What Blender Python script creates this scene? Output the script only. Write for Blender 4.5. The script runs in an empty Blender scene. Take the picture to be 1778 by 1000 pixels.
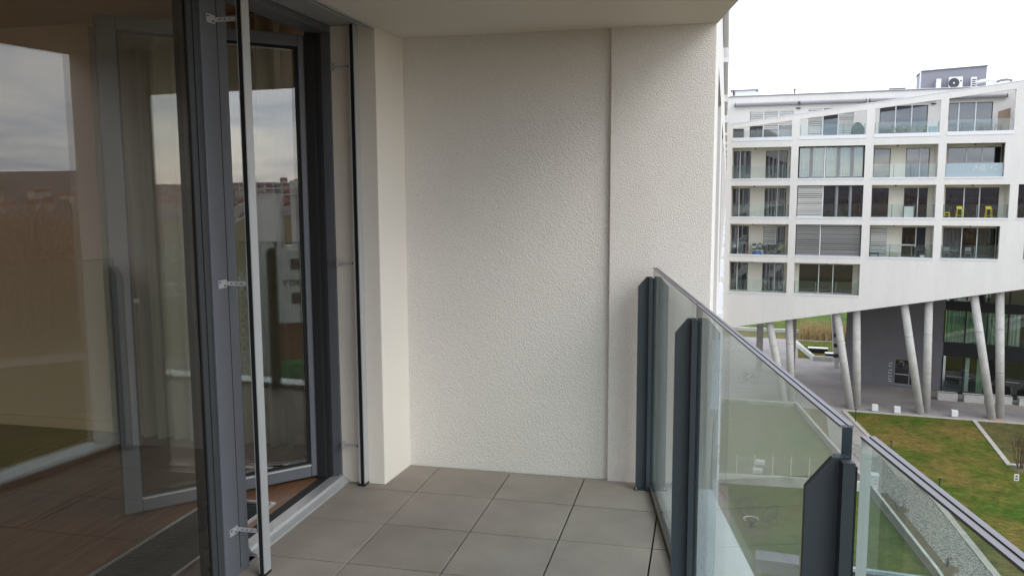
import bpy, bmesh, math, random
from mathutils import Matrix, Vector
R = math.radians
rnd = random.Random(7)
SC = bpy.context.scene
COL = SC.collection

# ------------------------------------------------------------------ camera
cam_d = bpy.data.cameras.new('camera'); cam = bpy.data.objects.new('camera', cam_d); COL.objects.link(cam)
PITCH, YAW, ROLL = 0.11766, 0.231229, -0.00433
fw = Vector((-math.sin(YAW)*math.cos(PITCH), math.cos(YAW)*math.cos(PITCH), -math.sin(PITCH)))
r0 = Vector((math.cos(YAW), math.sin(YAW), 0)); u0 = r0.cross(fw)
cr = r0*math.cos(ROLL)+u0*math.sin(ROLL); cu = -r0*math.sin(ROLL)+u0*math.cos(ROLL)
cam.matrix_world = Matrix(((cr.x, cu.x, -fw.x, 0), (cr.y, cu.y, -fw.y, 0), (cr.z, cu.z, -fw.z, 1.6), (0, 0, 0, 1)))
cam_d.sensor_width = 36; cam_d.lens = 29.02; cam_d.clip_start = 0.02; cam_d.clip_end = 6000
SC.camera = cam

# ------------------------------------------------------------------ sky, sun, exposure
SUN_EL, SUN_HEAD = R(38), R(118)          # heading clockwise from +y
wd = bpy.data.worlds.new('World'); SC.world = wd; wd.use_nodes = True
nt = wd.node_tree; nt.nodes.clear()
def N(t, **k):
    n = nt.nodes.new(t)
    for a, b in k.items(): setattr(n, a, b)
    return n
out = N('ShaderNodeOutputWorld'); bg = N('ShaderNodeBackground'); nt.links.new(bg.outputs[0], out.inputs[0])
sky = N('ShaderNodeTexSky', sky_type='NISHITA', sun_disc=False, sun_elevation=SUN_EL, sun_rotation=SUN_HEAD)
tc = N('ShaderNodeTexCoord'); sep = N('ShaderNodeSeparateXYZ'); nt.links.new(tc.outputs['Generated'], sep.inputs[0])
mx = N('ShaderNodeMath', operation='MAXIMUM'); nt.links.new(sep.outputs[2], mx.inputs[0]); mx.inputs[1].default_value = 0.0
ad = N('ShaderNodeMath', operation='ADD'); nt.links.new(mx.outputs[0], ad.inputs[0]); ad.inputs[1].default_value = 0.16
dv = N('ShaderNodeVectorMath', operation='DIVIDE'); cb = N('ShaderNodeCombineXYZ')
for i in range(3): nt.links.new(ad.outputs[0], cb.inputs[i])
nt.links.new(tc.outputs['Generated'], dv.inputs[0]); nt.links.new(cb.outputs[0], dv.inputs[1])
nz = N('ShaderNodeTexNoise'); nz.inputs['Scale'].default_value = 1.25; nz.inputs['Detail'].default_value = 6; nz.inputs['Roughness'].default_value = 0.55
nz.inputs['Distortion'].default_value = 0.4
nt.links.new(dv.outputs[0], nz.inputs['Vector'])
rp = N('ShaderNodeValToRGB'); nt.links.new(nz.outputs['Fac'], rp.inputs[0])
SKYK = 1.62
rp.color_ramp.elements[0].position = 0.36; rp.color_ramp.elements[0].color = (0.52, 0.60, 0.77, 1)
rp.color_ramp.elements[1].position = 0.66; rp.color_ramp.elements[1].color = (1.16, 1.13, 1.07, 1)
e = rp.color_ramp.elements.new(0.50); e.color = (0.84, 0.88, 0.96, 1)
sc1 = N('ShaderNodeVectorMath', operation='SCALE'); nt.links.new(rp.outputs[0], sc1.inputs[0]); sc1.inputs['Scale'].default_value = SKYK
sc2 = N('ShaderNodeVectorMath', operation='SCALE'); nt.links.new(sky.outputs[0], sc2.inputs[0]); sc2.inputs['Scale'].default_value = 0.05
av = N('ShaderNodeVectorMath', operation='ADD'); nt.links.new(sc1.outputs[0], av.inputs[0]); nt.links.new(sc2.outputs[0], av.inputs[1])
nt.links.new(av.outputs[0], bg.inputs['Color']); bg.inputs['Strength'].default_value = 1.0
sd = bpy.data.lights.new('sun', 'SUN'); sd.energy = 0.9; sd.angle = R(25); sd.color = (1, 0.96, 0.9)
sun = bpy.data.objects.new('sun', sd); COL.objects.link(sun)
sdir = Vector((math.sin(SUN_HEAD)*math.cos(SUN_EL), math.cos(SUN_HEAD)*math.cos(SUN_EL), math.sin(SUN_EL)))
sun.rotation_euler = sdir.to_track_quat('Z', 'Y').to_euler(); sun.location = (30, -20, 60)
SC.view_settings.view_transform = 'Standard'; SC.view_settings.look = 'None'
SC.view_settings.exposure = 0.40; SC.view_settings.gamma = 1.0
try: SC.view_settings.use_curve_mapping = False
except Exception: pass
SC.render.engine = 'CYCLES'
SC.cycles.use_denoising = True
SC.cycles.max_bounces = 14; SC.cycles.transparent_max_bounces = 24; SC.cycles.diffuse_bounces = 6; SC.cycles.glossy_bounces = 5
SC.cycles.caustics_reflective = False; SC.cycles.caustics_refractive = False
SC.cycles.sample_clamp_indirect = 6

# ------------------------------------------------------------------ materials
MATS = {}
def mat(name, col, rough=0.8, metal=0.0, spec=0.4, var=0.0, vscale=6.0, col2=None, bump=0.0, bscale=60.0, bdist=0.004, detail=4, fine=0.0, fscale=80.0, stretch=None):
    m = bpy.data.materials.new(name); m.use_nodes = True; t = m.node_tree
    b = t.nodes['Principled BSDF']
    b.inputs['Roughness'].default_value = rough; b.inputs['Metallic'].default_value = metal
    b.inputs['Specular IOR Level'].default_value = spec
    b.inputs['Base Color'].default_value = (*col, 1)
    g = t.nodes.new('ShaderNodeNewGeometry'); src = g.outputs['Position']
    if stretch:
        vm = t.nodes.new('ShaderNodeVectorMath'); vm.operation = 'MULTIPLY'; vm.inputs[1].default_value = stretch
        t.links.new(src, vm.inputs[0]); src = vm.outputs[0]
    last = None
    if col2 or var:
        n = t.nodes.new('ShaderNodeTexNoise'); n.inputs['Scale'].default_value = vscale; n.inputs['Detail'].default_value = 5
        n.inputs['Roughness'].default_value = 0.62
        t.links.new(src, n.inputs['Vector'])
        r = t.nodes.new('ShaderNodeValToRGB'); t.links.new(n.outputs['Fac'], r.inputs[0])
        a = col2 or tuple(max(0, c*(1-var)) for c in col); c_ = col if col2 else tuple(min(1, c*(1+var)) for c in col)
        r.color_ramp.elements[0].position = 0.32; r.color_ramp.elements[1].position = 0.68
        r.color_ramp.elements[0].color = (*a, 1); r.color_ramp.elements[1].color = (*c_, 1)
        last = r.outputs[0]
    if fine:
        n2 = t.nodes.new('ShaderNodeTexNoise'); n2.inputs['Scale'].default_value = fscale; n2.inputs['Detail'].default_value = 3
        t.links.new(src, n2.inputs['Vector'])
        mr = t.nodes.new('ShaderNodeMapRange'); mr.inputs[1].default_value = 0.3; mr.inputs[2].default_value = 0.7
        mr.inputs[3].default_value = 1-fine; mr.inputs[4].default_value = 1+fine; t.links.new(n2.outputs['Fac'], mr.inputs[0])
        vm = t.nodes.new('ShaderNodeVectorMath'); vm.operation = 'SCALE'
        if last is None: vm.inputs[0].default_value = col
        else: t.links.new(last, vm.inputs[0])
        t.links.new(mr.outputs[0], vm.inputs['Scale']); last = vm.outputs[0]
    if last is not None: t.links.new(last, b.inputs['Base Color'])
    if bump:
        n3 = t.nodes.new('ShaderNodeTexNoise'); n3.inputs['Scale'].default_value = bscale; n3.inputs['Detail'].default_value = detail
        t.links.new(src, n3.inputs['Vector'])
        bp = t.nodes.new('ShaderNodeBump'); bp.inputs['Strength'].default_value = bump; bp.inputs['Distance'].default_value = bdist
        t.links.new(n3.outputs['Fac'], bp.inputs['Height']); t.links.new(bp.outputs[0], b.inputs['Normal'])
    MATS[name] = m; return m

def glass(name, tint=(0.95, 0.97, 0.96), boost=1.0, f0=0.04, dust_haze=0.0, dust_haze_col=(0.6, 0.62, 0.6), rough=0.0):
    m = bpy.data.materials.new(name); m.use_nodes = True; t = m.node_tree; t.nodes.clear()
    o = t.nodes.new('ShaderNodeOutputMaterial'); g = t.nodes.new('ShaderNodeNewGeometry')
    d = t.nodes.new('ShaderNodeVectorMath'); d.operation = 'DOT_PRODUCT'
    t.links.new(g.outputs['Normal'], d.inputs[0]); t.links.new(g.outputs['Incoming'], d.inputs[1])
    def M(op, a, b=None, clamp=False):
        n = t.nodes.new('ShaderNodeMath'); n.operation = op; n.use_clamp = clamp
        for i, x in enumerate((a, b)):
            if x is None: continue
            if isinstance(x, (int, float)): n.inputs[i].default_value = x
            else: t.links.new(x, n.inputs[i])
        return n.outputs[0]
    c = M('ABSOLUTE', d.outputs['Value']); p = M('POWER', M('SUBTRACT', 1.0, c), 5.0)
    F = M('MULTIPLY', M('ADD', M('MULTIPLY', p, 1-f0), f0), boost, True)
    tr = t.nodes.new('ShaderNodeBsdfTransparent'); tr.inputs[0].default_value = (*tint, 1)
    gl = t.nodes.new('ShaderNodeBsdfGlossy'); gl.inputs['Color'].default_value = (1, 1, 1, 1); gl.inputs['Roughness'].default_value = rough
    mx = t.nodes.new('ShaderNodeMixShader'); t.links.new(F, mx.inputs[0]); t.links.new(tr.outputs[0], mx.inputs[1]); t.links.new(gl.outputs[0], mx.inputs[2])
    last = mx.outputs[0]
    if dust_haze:
        df = t.nodes.new('ShaderNodeBsdfDiffuse'); df.inputs[0].default_value = (*dust_haze_col, 1)
        nn = t.nodes.new('ShaderNodeTexNoise'); nn.inputs['Scale'].default_value = 5; nn.inputs['Detail'].default_value = 6; t.links.new(g.outputs['Position'], nn.inputs['Vector'])
        fac = M('MULTIPLY', nn.outputs['Fac'], dust_haze*2)
        m2 = t.nodes.new('ShaderNodeMixShader'); t.links.new(fac, m2.inputs[0]); t.links.new(last, m2.inputs[1]); t.links.new(df.outputs[0], m2.inputs[2]); last = m2.outputs[0]
    t.links.new(last, o.inputs[0]); MATS[name] = m; return m

mat('plaster', (0.795, 0.757, 0.71), 0.95, spec=0.1, var=0.02, vscale=1.4, bump=0.9, bscale=150, bdist=0.0075, detail=4, fine=0.045, fscale=130)  # fine speckle paints in the shading of the grain crevices
mat('plaster_smooth', (0.79, 0.735, 0.665), 0.95, spec=0.1, var=0.03, vscale=1.1, bump=0.25, bscale=110, bdist=0.003)
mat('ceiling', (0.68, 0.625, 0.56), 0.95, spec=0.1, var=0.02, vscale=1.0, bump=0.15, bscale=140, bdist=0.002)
mat('tile', (0.29, 0.252, 0.222), 0.75, spec=0.3, var=0.13, vscale=2.6, fine=0.07, fscale=300, bump=0.15, bscale=300, bdist=0.001)
_t = MATS['tile'].node_tree; _b = _t.nodes['Principled BSDF']; _l = _b.inputs['Base Color'].links[0].from_socket
_oi = _t.nodes.new('ShaderNodeObjectInfo'); _mr = _t.nodes.new('ShaderNodeMapRange'); _mr.inputs[3].default_value = 0.93; _mr.inputs[4].default_value = 1.07
_vm = _t.nodes.new('ShaderNodeVectorMath'); _vm.operation = 'SCALE'; _t.links.new(_oi.outputs['Random'], _mr.inputs[0]); _t.links.new(_l, _vm.inputs[0]); _t.links.new(_mr.outputs[0], _vm.inputs['Scale']); _t.links.new(_vm.outputs[0], _b.inputs['Base Color'])
mat('joint', (0.015, 0.014, 0.013), 0.95)
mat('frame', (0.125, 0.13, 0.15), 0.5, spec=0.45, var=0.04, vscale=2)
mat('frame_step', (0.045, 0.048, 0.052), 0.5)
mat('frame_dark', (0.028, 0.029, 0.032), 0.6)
mat('rubber', (0.008, 0.008, 0.009), 0.7)
mat('alu', (0.58, 0.585, 0.60), 0.42, metal=0.55, spec=0.5, var=0.04, vscale=4)
mat('alu_white', (0.62, 0.63, 0.65), 0.45, metal=0.25, spec=0.5)
mat('steel_dark', (0.042, 0.052, 0.065), 0.42, spec=0.5, var=0.06, vscale=5)
mat('coping', (0.80, 0.83, 0.86), 0.45, spec=0.5, var=0.03, vscale=2.2)
mat('cap', (0.17, 0.166, 0.185), 0.4, metal=0.3, spec=0.5)
mat('glass_edge', (0.02, 0.035, 0.045), 0.15, spec=0.6)
mat('glass_edge_light', (0.55, 0.60, 0.60), 0.25, spec=0.6)
glass('glass_door', (0.87, 0.87, 0.84), boost=2.3)
glass('glass_window', (0.89, 0.885, 0.85), boost=1.55)
glass('glass_rail', (0.905, 0.965, 0.945), boost=1.15, dust_haze=0.058, dust_haze_col=(0.62, 0.72, 0.70))  # teal-white film: dust plus painted haze from the reflected wall
glass('glass_far', (0.60, 0.62, 0.66), boost=1.9, f0=0.05)
glass('glass_front', (0.82, 0.88, 0.86), boost=1.8, f0=0.05)
glass('glass_far_rail', (0.90, 0.945, 0.94), boost=1.0, dust_haze=0.012)
mat('glass_frost', (0.30, 0.38, 0.42), 0.25, spec=0.6)
mat('white_plastic', (0.78, 0.78, 0.76), 0.35, spec=0.5)
mat('wood_floor', (0.30, 0.155, 0.085), 0.38, spec=0.45, col2=(0.17, 0.08, 0.042), vscale=3, stretch=(9, 0.7, 1), fine=0.12, fscale=30)
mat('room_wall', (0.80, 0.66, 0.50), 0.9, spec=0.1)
mat('room_ceiling', (0.66, 0.48, 0.34), 0.9, spec=0.1)  # warm tint stands in for dim warm light on the ceiling
mat('curtain', (0.45, 0.43, 0.33), 0.95, spec=0.1)
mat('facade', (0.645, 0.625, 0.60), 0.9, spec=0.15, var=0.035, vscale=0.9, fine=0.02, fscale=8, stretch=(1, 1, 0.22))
mat('loggia', (0.68, 0.65, 0.58), 0.9, spec=0.15, var=0.03, vscale=0.8)
mat('sill', (0.66, 0.67, 0.70), 0.45, metal=0.2, spec=0.5)
mat('dark_frame', (0.035, 0.037, 0.043), 0.5)
mat('light_frame', (0.72, 0.73, 0.75), 0.5)
mat('unlit_interior', (0.035, 0.035, 0.04), 0.9)  # near-black colour stands in for the darkness of unlit rooms
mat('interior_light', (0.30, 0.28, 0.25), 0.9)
mat('blind', (0.70, 0.695, 0.68), 0.5, spec=0.4)
mat('blind_grey', (0.33, 0.325, 0.325), 0.5, spec=0.4)
mat('blind_dark', (0.045, 0.045, 0.055), 0.5, spec=0.4)
mat('far_curtain', (0.30, 0.36, 0.375), 0.95)
mat('far_curtain_white', (0.66, 0.68, 0.64), 0.95)
mat('far_curtain_green', (0.34, 0.48, 0.34), 0.95)
mat('awning', (0.24, 0.24, 0.26), 0.5, var=0.05)
mat('concrete', (0.43, 0.42, 0.40), 0.85, spec=0.2, var=0.12, vscale=1.6, fine=0.05, fscale=14)
mat('concrete_dark', (0.27, 0.25, 0.23), 0.9, spec=0.2, var=0.2, vscale=1.5)
mat('concrete_wall', (0.42, 0.42, 0.38), 0.9, spec=0.2, var=0.18, vscale=1.2, fine=0.07, fscale=9)
mat('grey_block', (0.155, 0.153, 0.165), 0.8, var=0.06, vscale=0.8)
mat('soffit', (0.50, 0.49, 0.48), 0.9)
mat('black', (0.012, 0.012, 0.014), 0.5)
mat('dark_grey', (0.05, 0.052, 0.058), 0.6)
mat('mid_grey', (0.20, 0.205, 0.22), 0.6, var=0.06)
mat('hut', (0.22, 0.22, 0.25), 0.6, var=0.04)
mat('white_paint', (0.62, 0.62, 0.61), 0.5)
mat('yellow', (0.72, 0.58, 0.01), 0.4)
mat('green_cover', (0.012, 0.06, 0.042), 0.6, var=0.3, vscale=5)
mat('blue', (0.02, 0.09, 0.32), 0.5)
mat('terracotta', (0.30, 0.09, 0.045), 0.8)
mat('leaf', (0.10, 0.16, 0.04), 0.7, var=0.4, vscale=9)
mat('leaf_dry', (0.38, 0.33, 0.14), 0.8, var=0.3, vscale=12)
mat('leaf_dark', (0.03, 0.05, 0.025), 0.8, var=0.4, vscale=9)
mat('twig', (0.10, 0.070, 0.045), 0.9, var=0.3, vscale=8)
mat('twig_grey', (0.13, 0.115, 0.09), 0.9)
mat('reed', (0.34, 0.26, 0.12), 0.9, var=0.4, vscale=2.0)
mat('wood_screen', (0.28, 0.20, 0.15), 0.8)
mat('orange_mark', (0.55, 0.20, 0.05), 0.8)
mat('paving', (0.255, 0.232, 0.218), 0.9, spec=0.2, var=0.22, vscale=0.28, fine=0.10, fscale=7)
mat('edging', (0.36, 0.34, 0.30), 0.9, spec=0.2, var=0.15, vscale=2)
mat('soil', (0.115, 0.088, 0.058), 0.95, col2=(0.075, 0.072, 0.035), vscale=3.5, fine=0.25, fscale=18)
mat('terrace', (0.22, 0.15, 0.12), 0.9, var=0.2, vscale=3)
mat('ground_mat', (0.10, 0.105, 0.04), 0.95, spec=0.1, col2=(0.14, 0.10, 0.055), vscale=0.06, fine=0.2, fscale=1.5)
mat('path_pale', (0.20, 0.17, 0.145), 0.95, spec=0.1, var=0.1, vscale=0.5)
mat('hill_mat', (0.14, 0.13, 0.135), 0.95, spec=0.0, var=0.3, vscale=0.02)
mat('house_wall', (0.42, 0.36, 0.33), 0.9)
mat('house_roof', (0.22, 0.085, 0.06), 0.9)
mat('industrial', (0.62, 0.60, 0.57), 0.8, var=0.1, vscale=0.5)
mat('rust', (0.17, 0.075, 0.045), 0.9, var=0.3, vscale=0.7)
mat('green_paint', (0.02, 0.16, 0.05), 0.5)
mat('bark', (0.11, 0.075, 0.05), 0.9)
mat('red_wood', (0.24, 0.15, 0.10), 0.9, var=0.55, vscale=1.1)  # tree colour lightened in place of haze

def lawn(name, g1, g2, g3, k=1.0):
    m = bpy.data.materials.new(name); m.use_nodes = True; t = m.node_tree; b = t.nodes['Principled BSDF']
    b.inputs['Roughness'].default_value = 0.95; b.inputs['Specular IOR Level'].default_value = 0.08
    g = t.nodes.new('ShaderNodeNewGeometry')
    def noise(s, d, st=None):
        n = t.nodes.new('ShaderNodeTexNoise'); n.inputs['Scale'].default_value = s; n.inputs['Detail'].default_value = d; n.inputs['Roughness'].default_value = 0.65
        src = g.outputs['Position']
        if st:
            v = t.nodes.new('ShaderNodeVectorMath'); v.operation = 'MULTIPLY'; v.inputs[1].default_value = st; t.links.new(src, v.inputs[0]); src = v.outputs[0]
        t.links.new(src, n.inputs['Vector']); return n.outputs['Fac']
    r = t.nodes.new('ShaderNodeValToRGB'); t.links.new(noise(0.28*k, 7), r.inputs[0])
    r.color_ramp.elements[0].position = 0.36; r.color_ramp.elements[0].color = (*g1, 1)
    r.color_ramp.elements[1].position = 0.62; r.color_ramp.elements[1].color = (*g3, 1)
    el = r.color_ramp.elements.new(0.49); el.color = (*g2, 1)
    mr = t.nodes.new('ShaderNodeMapRange'); mr.inputs[1].default_value = 0.28; mr.inputs[2].default_value = 0.72; mr.inputs[3].default_value = 0.25; mr.inputs[4].default_value = 1.75
    mm = t.nodes.new('ShaderNodeMath'); mm.operation = 'MULTIPLY_ADD'; mm.inputs[1].default_value = 0.6
    m5 = t.nodes.new('ShaderNodeMath'); m5.operation = 'MULTIPLY'; m5.inputs[1].default_value = 0.4; t.links.new(noise(1.7, 5), m5.inputs[0])
    t.links.new(noise(6, 5, (0.6, 1, 1)), mm.inputs[0]); t.links.new(m5.outputs[0], mm.inputs[2]); t.links.new(mm.outputs[0], mr.inputs[0])
    vm = t.nodes.new('ShaderNodeVectorMath'); vm.operation = 'SCALE'; t.links.new(r.outputs[0], vm.inputs[0]); t.links.new(mr.outputs[0], vm.inputs['Scale'])
    t.links.new(vm.outputs[0], b.inputs['Base Color'])
    bp = t.nodes.new('ShaderNodeBump'); bp.inputs['Strength'].default_value = 0.8; bp.inputs['Distance'].default_value = 0.06
    t.links.new(noise(9, 4), bp.inputs['Height']); t.links.new(bp.outputs[0], b.inputs['Normal']); MATS[name] = m
lawn('lawn_a', (0.040, 0.080, 0.009), (0.078, 0.086, 0.015), (0.135, 0.098, 0.028))
lawn('lawn_b', (0.042, 0.088, 0.014), (0.066, 0.10, 0.018), (0.095, 0.105, 0.026))
lawn('lawn_c', (0.065, 0.072, 0.022), (0.082, 0.078, 0.028), (0.105, 0.085, 0.036))
def gravel(name):
    m = bpy.data.materials.new(name); m.use_nodes = True; t = m.node_tree; b = t.nodes['Principled BSDF']; b.inputs['Roughness'].default_value = 0.9
    g = t.nodes.new('ShaderNodeNewGeometry'); v = t.nodes.new('ShaderNodeTexVoronoi'); v.inputs['Scale'].default_value = 15.0; t.links.new(g.outputs['Position'], v.inputs['Vector'])
    r = t.nodes.new('ShaderNodeValToRGB'); t.links.new(v.outputs['Distance'], r.inputs[0])
    r.color_ramp.elements[0].position = 0.25; r.color_ramp.elements[0].color = (0.37, 0.36, 0.315, 1); r.color_ramp.elements[1].position = 0.75; r.color_ramp.elements[1].color = (0.07, 0.068, 0.055, 1)
    n = t.nodes.new('ShaderNodeTexNoise'); n.inputs['Scale'].default_value = 5; n.inputs['Detail'].default_value = 6; t.links.new(g.outputs['Position'], n.inputs['Vector'])
    mr = t.nodes.new('ShaderNodeMapRange'); mr.inputs[1].default_value = 0.3; mr.inputs[2].default_value = 0.7; mr.inputs[3].default_value = 0.65; mr.inputs[4].default_value = 1.3; t.links.new(n.outputs['Fac'], mr.inputs[0])
    vm = t.nodes.new('ShaderNodeVectorMath'); vm.operation = 'SCALE'; t.links.new(r.outputs[0], vm.inputs[0]); t.links.new(mr.outputs[0], vm.inputs['Scale'])
    t.links.new(vm.outputs[0], b.inputs['Base Color'])
    bp = t.nodes.new('ShaderNodeBump'); bp.invert = True; bp.inputs['Strength'].default_value = 0.9; bp.inputs['Distance'].default_value = 0.05
    t.links.new(v.outputs['Distance'], bp.inputs['Height']); t.links.new(bp.outputs[0], b.inputs['Normal']); MATS[name] = m
gravel('gravel')

# ------------------------------------------------------------------ mesh helpers
WORLDM = {}
class MB:
    """collects geometry in world coordinates (through an optional frame) and links it as one object"""
    def __init__(s, frame=None):
        s.f = frame or (lambda a, b, c: (a, b, c)); s.v = []; s.fc = []; s.mi = []
    def add(s, vs, fs, m=0):
        o = len(s.v); s.v += [s.f(*p) for p in vs]
        for q in fs: s.fc.append([o+i for i in q]); s.mi.append(m)
        return s
    def box(s, x0, x1, y0, y1, z0, z1, m=0):
        x0, x1 = min(x0, x1), max(x0, x1); y0, y1 = min(y0, y1), max(y0, y1); z0, z1 = min(z0, z1), max(z0, z1)
        return s.add([(x0,y0,z0),(x1,y0,z0),(x1,y1,z0),(x0,y1,z0),(x0,y0,z1),(x1,y0,z1),(x1,y1,z1),(x0,y1,z1)],
                     [(0,3,2,1),(4,5,6,7),(0,1,5,4),(1,2,6,5),(2,3,7,6),(3,0,4,7)], m)
    def prism_z(s, poly, z0, z1, m=0):          # polygon in x,y
        n = len(poly); a = sum(poly[i][0]*poly[(i+1)%n][1]-poly[(i+1)%n][0]*poly[i][1] for i in range(n))
        if a < 0: poly = poly[::-1]
        z0f = z0 if callable(z0) else (lambda x, y: z0); z1f = z1 if callable(z1) else (lambda x, y: z1)
        vs = [(x, y, z0f(x, y)) for x, y in poly]+[(x, y, z1f(x, y)) for x, y in poly]
        return s.add(vs, [tuple(range(n))[::-1], tuple(range(n, 2*n))]+[(i, (i+1)%n, n+(i+1)%n, n+i) for i in range(n)], m)
    def prism_y(s, poly, y0, y1, m=0):          # polygon in x,z
        n = len(poly); vs = [(x, y0, z) for x, z in poly]+[(x, y1, z) for x, z in poly]
        return s.add(vs, [tuple(range(n)), tuple(range(n, 2*n))[::-1]]+[((i+1)%n, i, n+i, n+(i+1)%n) for i in range(n)], m)
    def prism_x(s, poly, x0, x1, m=0):          # polygon in y,z
        n = len(poly); vs = [(x0, y, z) for y, z in poly]+[(x1, y, z) for y, z in poly]
        return s.add(vs, [tuple(range(n))[::-1], tuple(range(n, 2*n))]+[(i, (i+1)%n, n+(i+1)%n, n+i) for i in range(n)], m)
    def tube(s, pts, r, seg=6, m=0, cap=True):
        pts = [Vector(p) for p in pts]; rs = r if isinstance(r, (list, tuple)) else [r]*len(pts); rings = []
        o = len(s.v)
        for i, p in enumerate(pts):
            d = (pts[min(i+1, len(pts)-1)]-pts[max(i-1, 0)])
            if d.length < 1e-9: d = Vector((0, 0, 1))
            d.normalize(); a = d.cross(Vector((0, 0, 1)) if abs(d.z) < 0.95 else Vector((1, 0, 0))).normalized(); b = d.cross(a)
            for k in range(seg):
                t = 2*math.pi*k/seg; q = p+a*math.cos(t)*rs[i]+b*math.sin(t)*rs[i]; s.v.append(s.f(*q))
        for i in range(len(pts)-1):
            for k in range(seg):
                s.fc.append([o+i*seg+k, o+i*seg+(k+1)%seg, o+(i+1)*seg+(k+1)%seg, o+(i+1)*seg+k]); s.mi.append(m)
        if cap:
            s.fc.append([o+k for k in range(seg)][::-1]); s.mi.append(m)
            s.fc.append([o+(len(pts)-1)*seg+k for k in range(seg)]); s.mi.append(m)
        return s
    def lathe(s, cx, cy, prof, seg=16, m=0):
        vs = []; fs = []
        for r_, z in prof:
            for k in range(seg): vs.append((cx+r_*math.cos(2*math.pi*k/seg), cy+r_*math.sin(2*math.pi*k/seg), z))
        for i in range(len(prof)-1):
            for k in range(seg): fs.append((i*seg+k, i*seg+(k+1)%seg, (i+1)*seg+(k+1)%seg, (i+1)*seg+k))
        fs.append(tuple(range(seg))[::-1]); fs.append(tuple((len(prof)-1)*seg+k for k in range(seg)))
        return s.add(vs, fs, m)
    def holes(s, outer, hl, d0, d1, m=0, axis='y'):
        """flat wall in (a,z) with holes, thickness from depth d0 (front) to d1"""
        bm = bmesh.new(); loops = []
        for L in [outer]+hl:
            vs = [bm.verts.new((a, 0, z)) for a, z in L]; loops.append(vs)
            for i in range(len(vs)): bm.edges.new((vs[i], vs[(i+1) % len(vs)]))
        bmesh.ops.triangle_fill(bm, use_beauty=True, use_dissolve=False, edges=bm.edges[:], normal=(0, -1, 0))
        bm.verts.index_update(); n = len(bm.verts)
        P = [(v.co.x, v.co.z) for v in bm.verts]; fs = []
        for f in bm.faces:
            ids = [v.index for v in f.verts]
            if f.normal.y > 0: ids = ids[::-1]
            fs.append(tuple(ids)); fs.append(tuple(i+n for i in ids[::-1]))
        for L in loops:
            ids = [v.index for v in L]
            for i in range(len(ids)): a, b = ids[i], ids[(i+1) % len(ids)]; fs.append((a, b, b+n, a+n))
        bm.free()
        return s.add([(a, d0, z) for a, z in P]+[(a, d1, z) for a, z in P], fs, m)
    def build(s, name, mats, parent=None, bevel=0.0, smooth=False):
        mats = mats if isinstance(mats, (list, tuple)) else [mats]
        me = bpy.data.meshes.new(name)
        if parent is not None:
            W = WORLDM[parent]; inv = W.inverted(); vs = [inv @ Vector(p) for p in s.v]; M = W; org = None
        else:
            xs = [p[0] for p in s.v]; ys = [p[1] for p in s.v]; zs = [p[2] for p in s.v]
            org = Vector(((min(xs)+max(xs))/2, (min(ys)+max(ys))/2, min(zs))); vs = [Vector(p)-org for p in s.v]; M = Matrix.Translation(org)
        me.from_pydata([tuple(v) for v in vs], [], s.fc)
        for x in mats: me.materials.append(MATS[x])
        for p, i in zip(me.polygons, s.mi): p.material_index = i
        bm = bmesh.new(); bm.from_mesh(me); bmesh.ops.recalc_face_normals(bm, faces=bm.faces)
        if bevel:
            bmesh.ops.remove_doubles(bm, verts=bm.verts, dist=1e-5)
            bmesh.ops.bevel(bm, geom=[e for e in bm.edges if e.is_manifold and e.calc_face_angle(0) > 0.5], offset=bevel, segments=2, affect='EDGES', profile=0.5)
        if smooth:
            for f in bm.faces: f.smooth = True
        bm.to_mesh(me); bm.free()
        o = bpy.data.objects.new(name, me); COL.objects.link(o)
        if parent is not None: o.parent = parent
        else: o.location = org
        WORLDM[o] = M
        return o
def tag(o, label=None, cat=None, group=None, kind=None):
    if label: o['label'] = label
    if cat: o['category'] = cat
    if group: o['group'] = group
    if kind: o['kind'] = kind
    return o
def thing(name, label, cat, loc=(0, 0, 0), rotz=0.0, group=None):
    o = bpy.data.objects.new(name, None); COL.objects.link(o); o.location = loc; o.rotation_euler = (0, 0, rotz); o.empty_display_size = 0.2
    WORLDM[o] = Matrix.Translation(Vector(loc)) @ Matrix.Rotation(rotz, 4, 'Z')
    return tag(o, label, cat, group)
def struct(o): return tag(o, kind='structure')
def frame(ox, oy, oz, rz):
    c, s_ = math.cos(rz), math.sin(rz)
    return lambda a, b, z: (ox+a*c-b*s_, oy+a*s_+b*c, oz+z)

# ================================================================== THE BALCONY
ZC = 2.436                       # soffit
YW = 4.45                        # end wall
XF = -1.94                       # outer face of window frame
RA = Vector((-0.253, 4.332)); RD = Vector((0.1713, -0.9852)).normalized(); RN = Vector((RD.y, -RD.x))   # railing line; RN points inwards
if RN.x > 0: RN = -RN
def RF(s_, w, z):               # s along rail from the end wall, w inwards
    p = RA+RD*s_+RN*w; return (p.x, p.y, z)
def rail_x(y, off=0.0): return -0.253+(4.332-y)*0.17387+off

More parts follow.
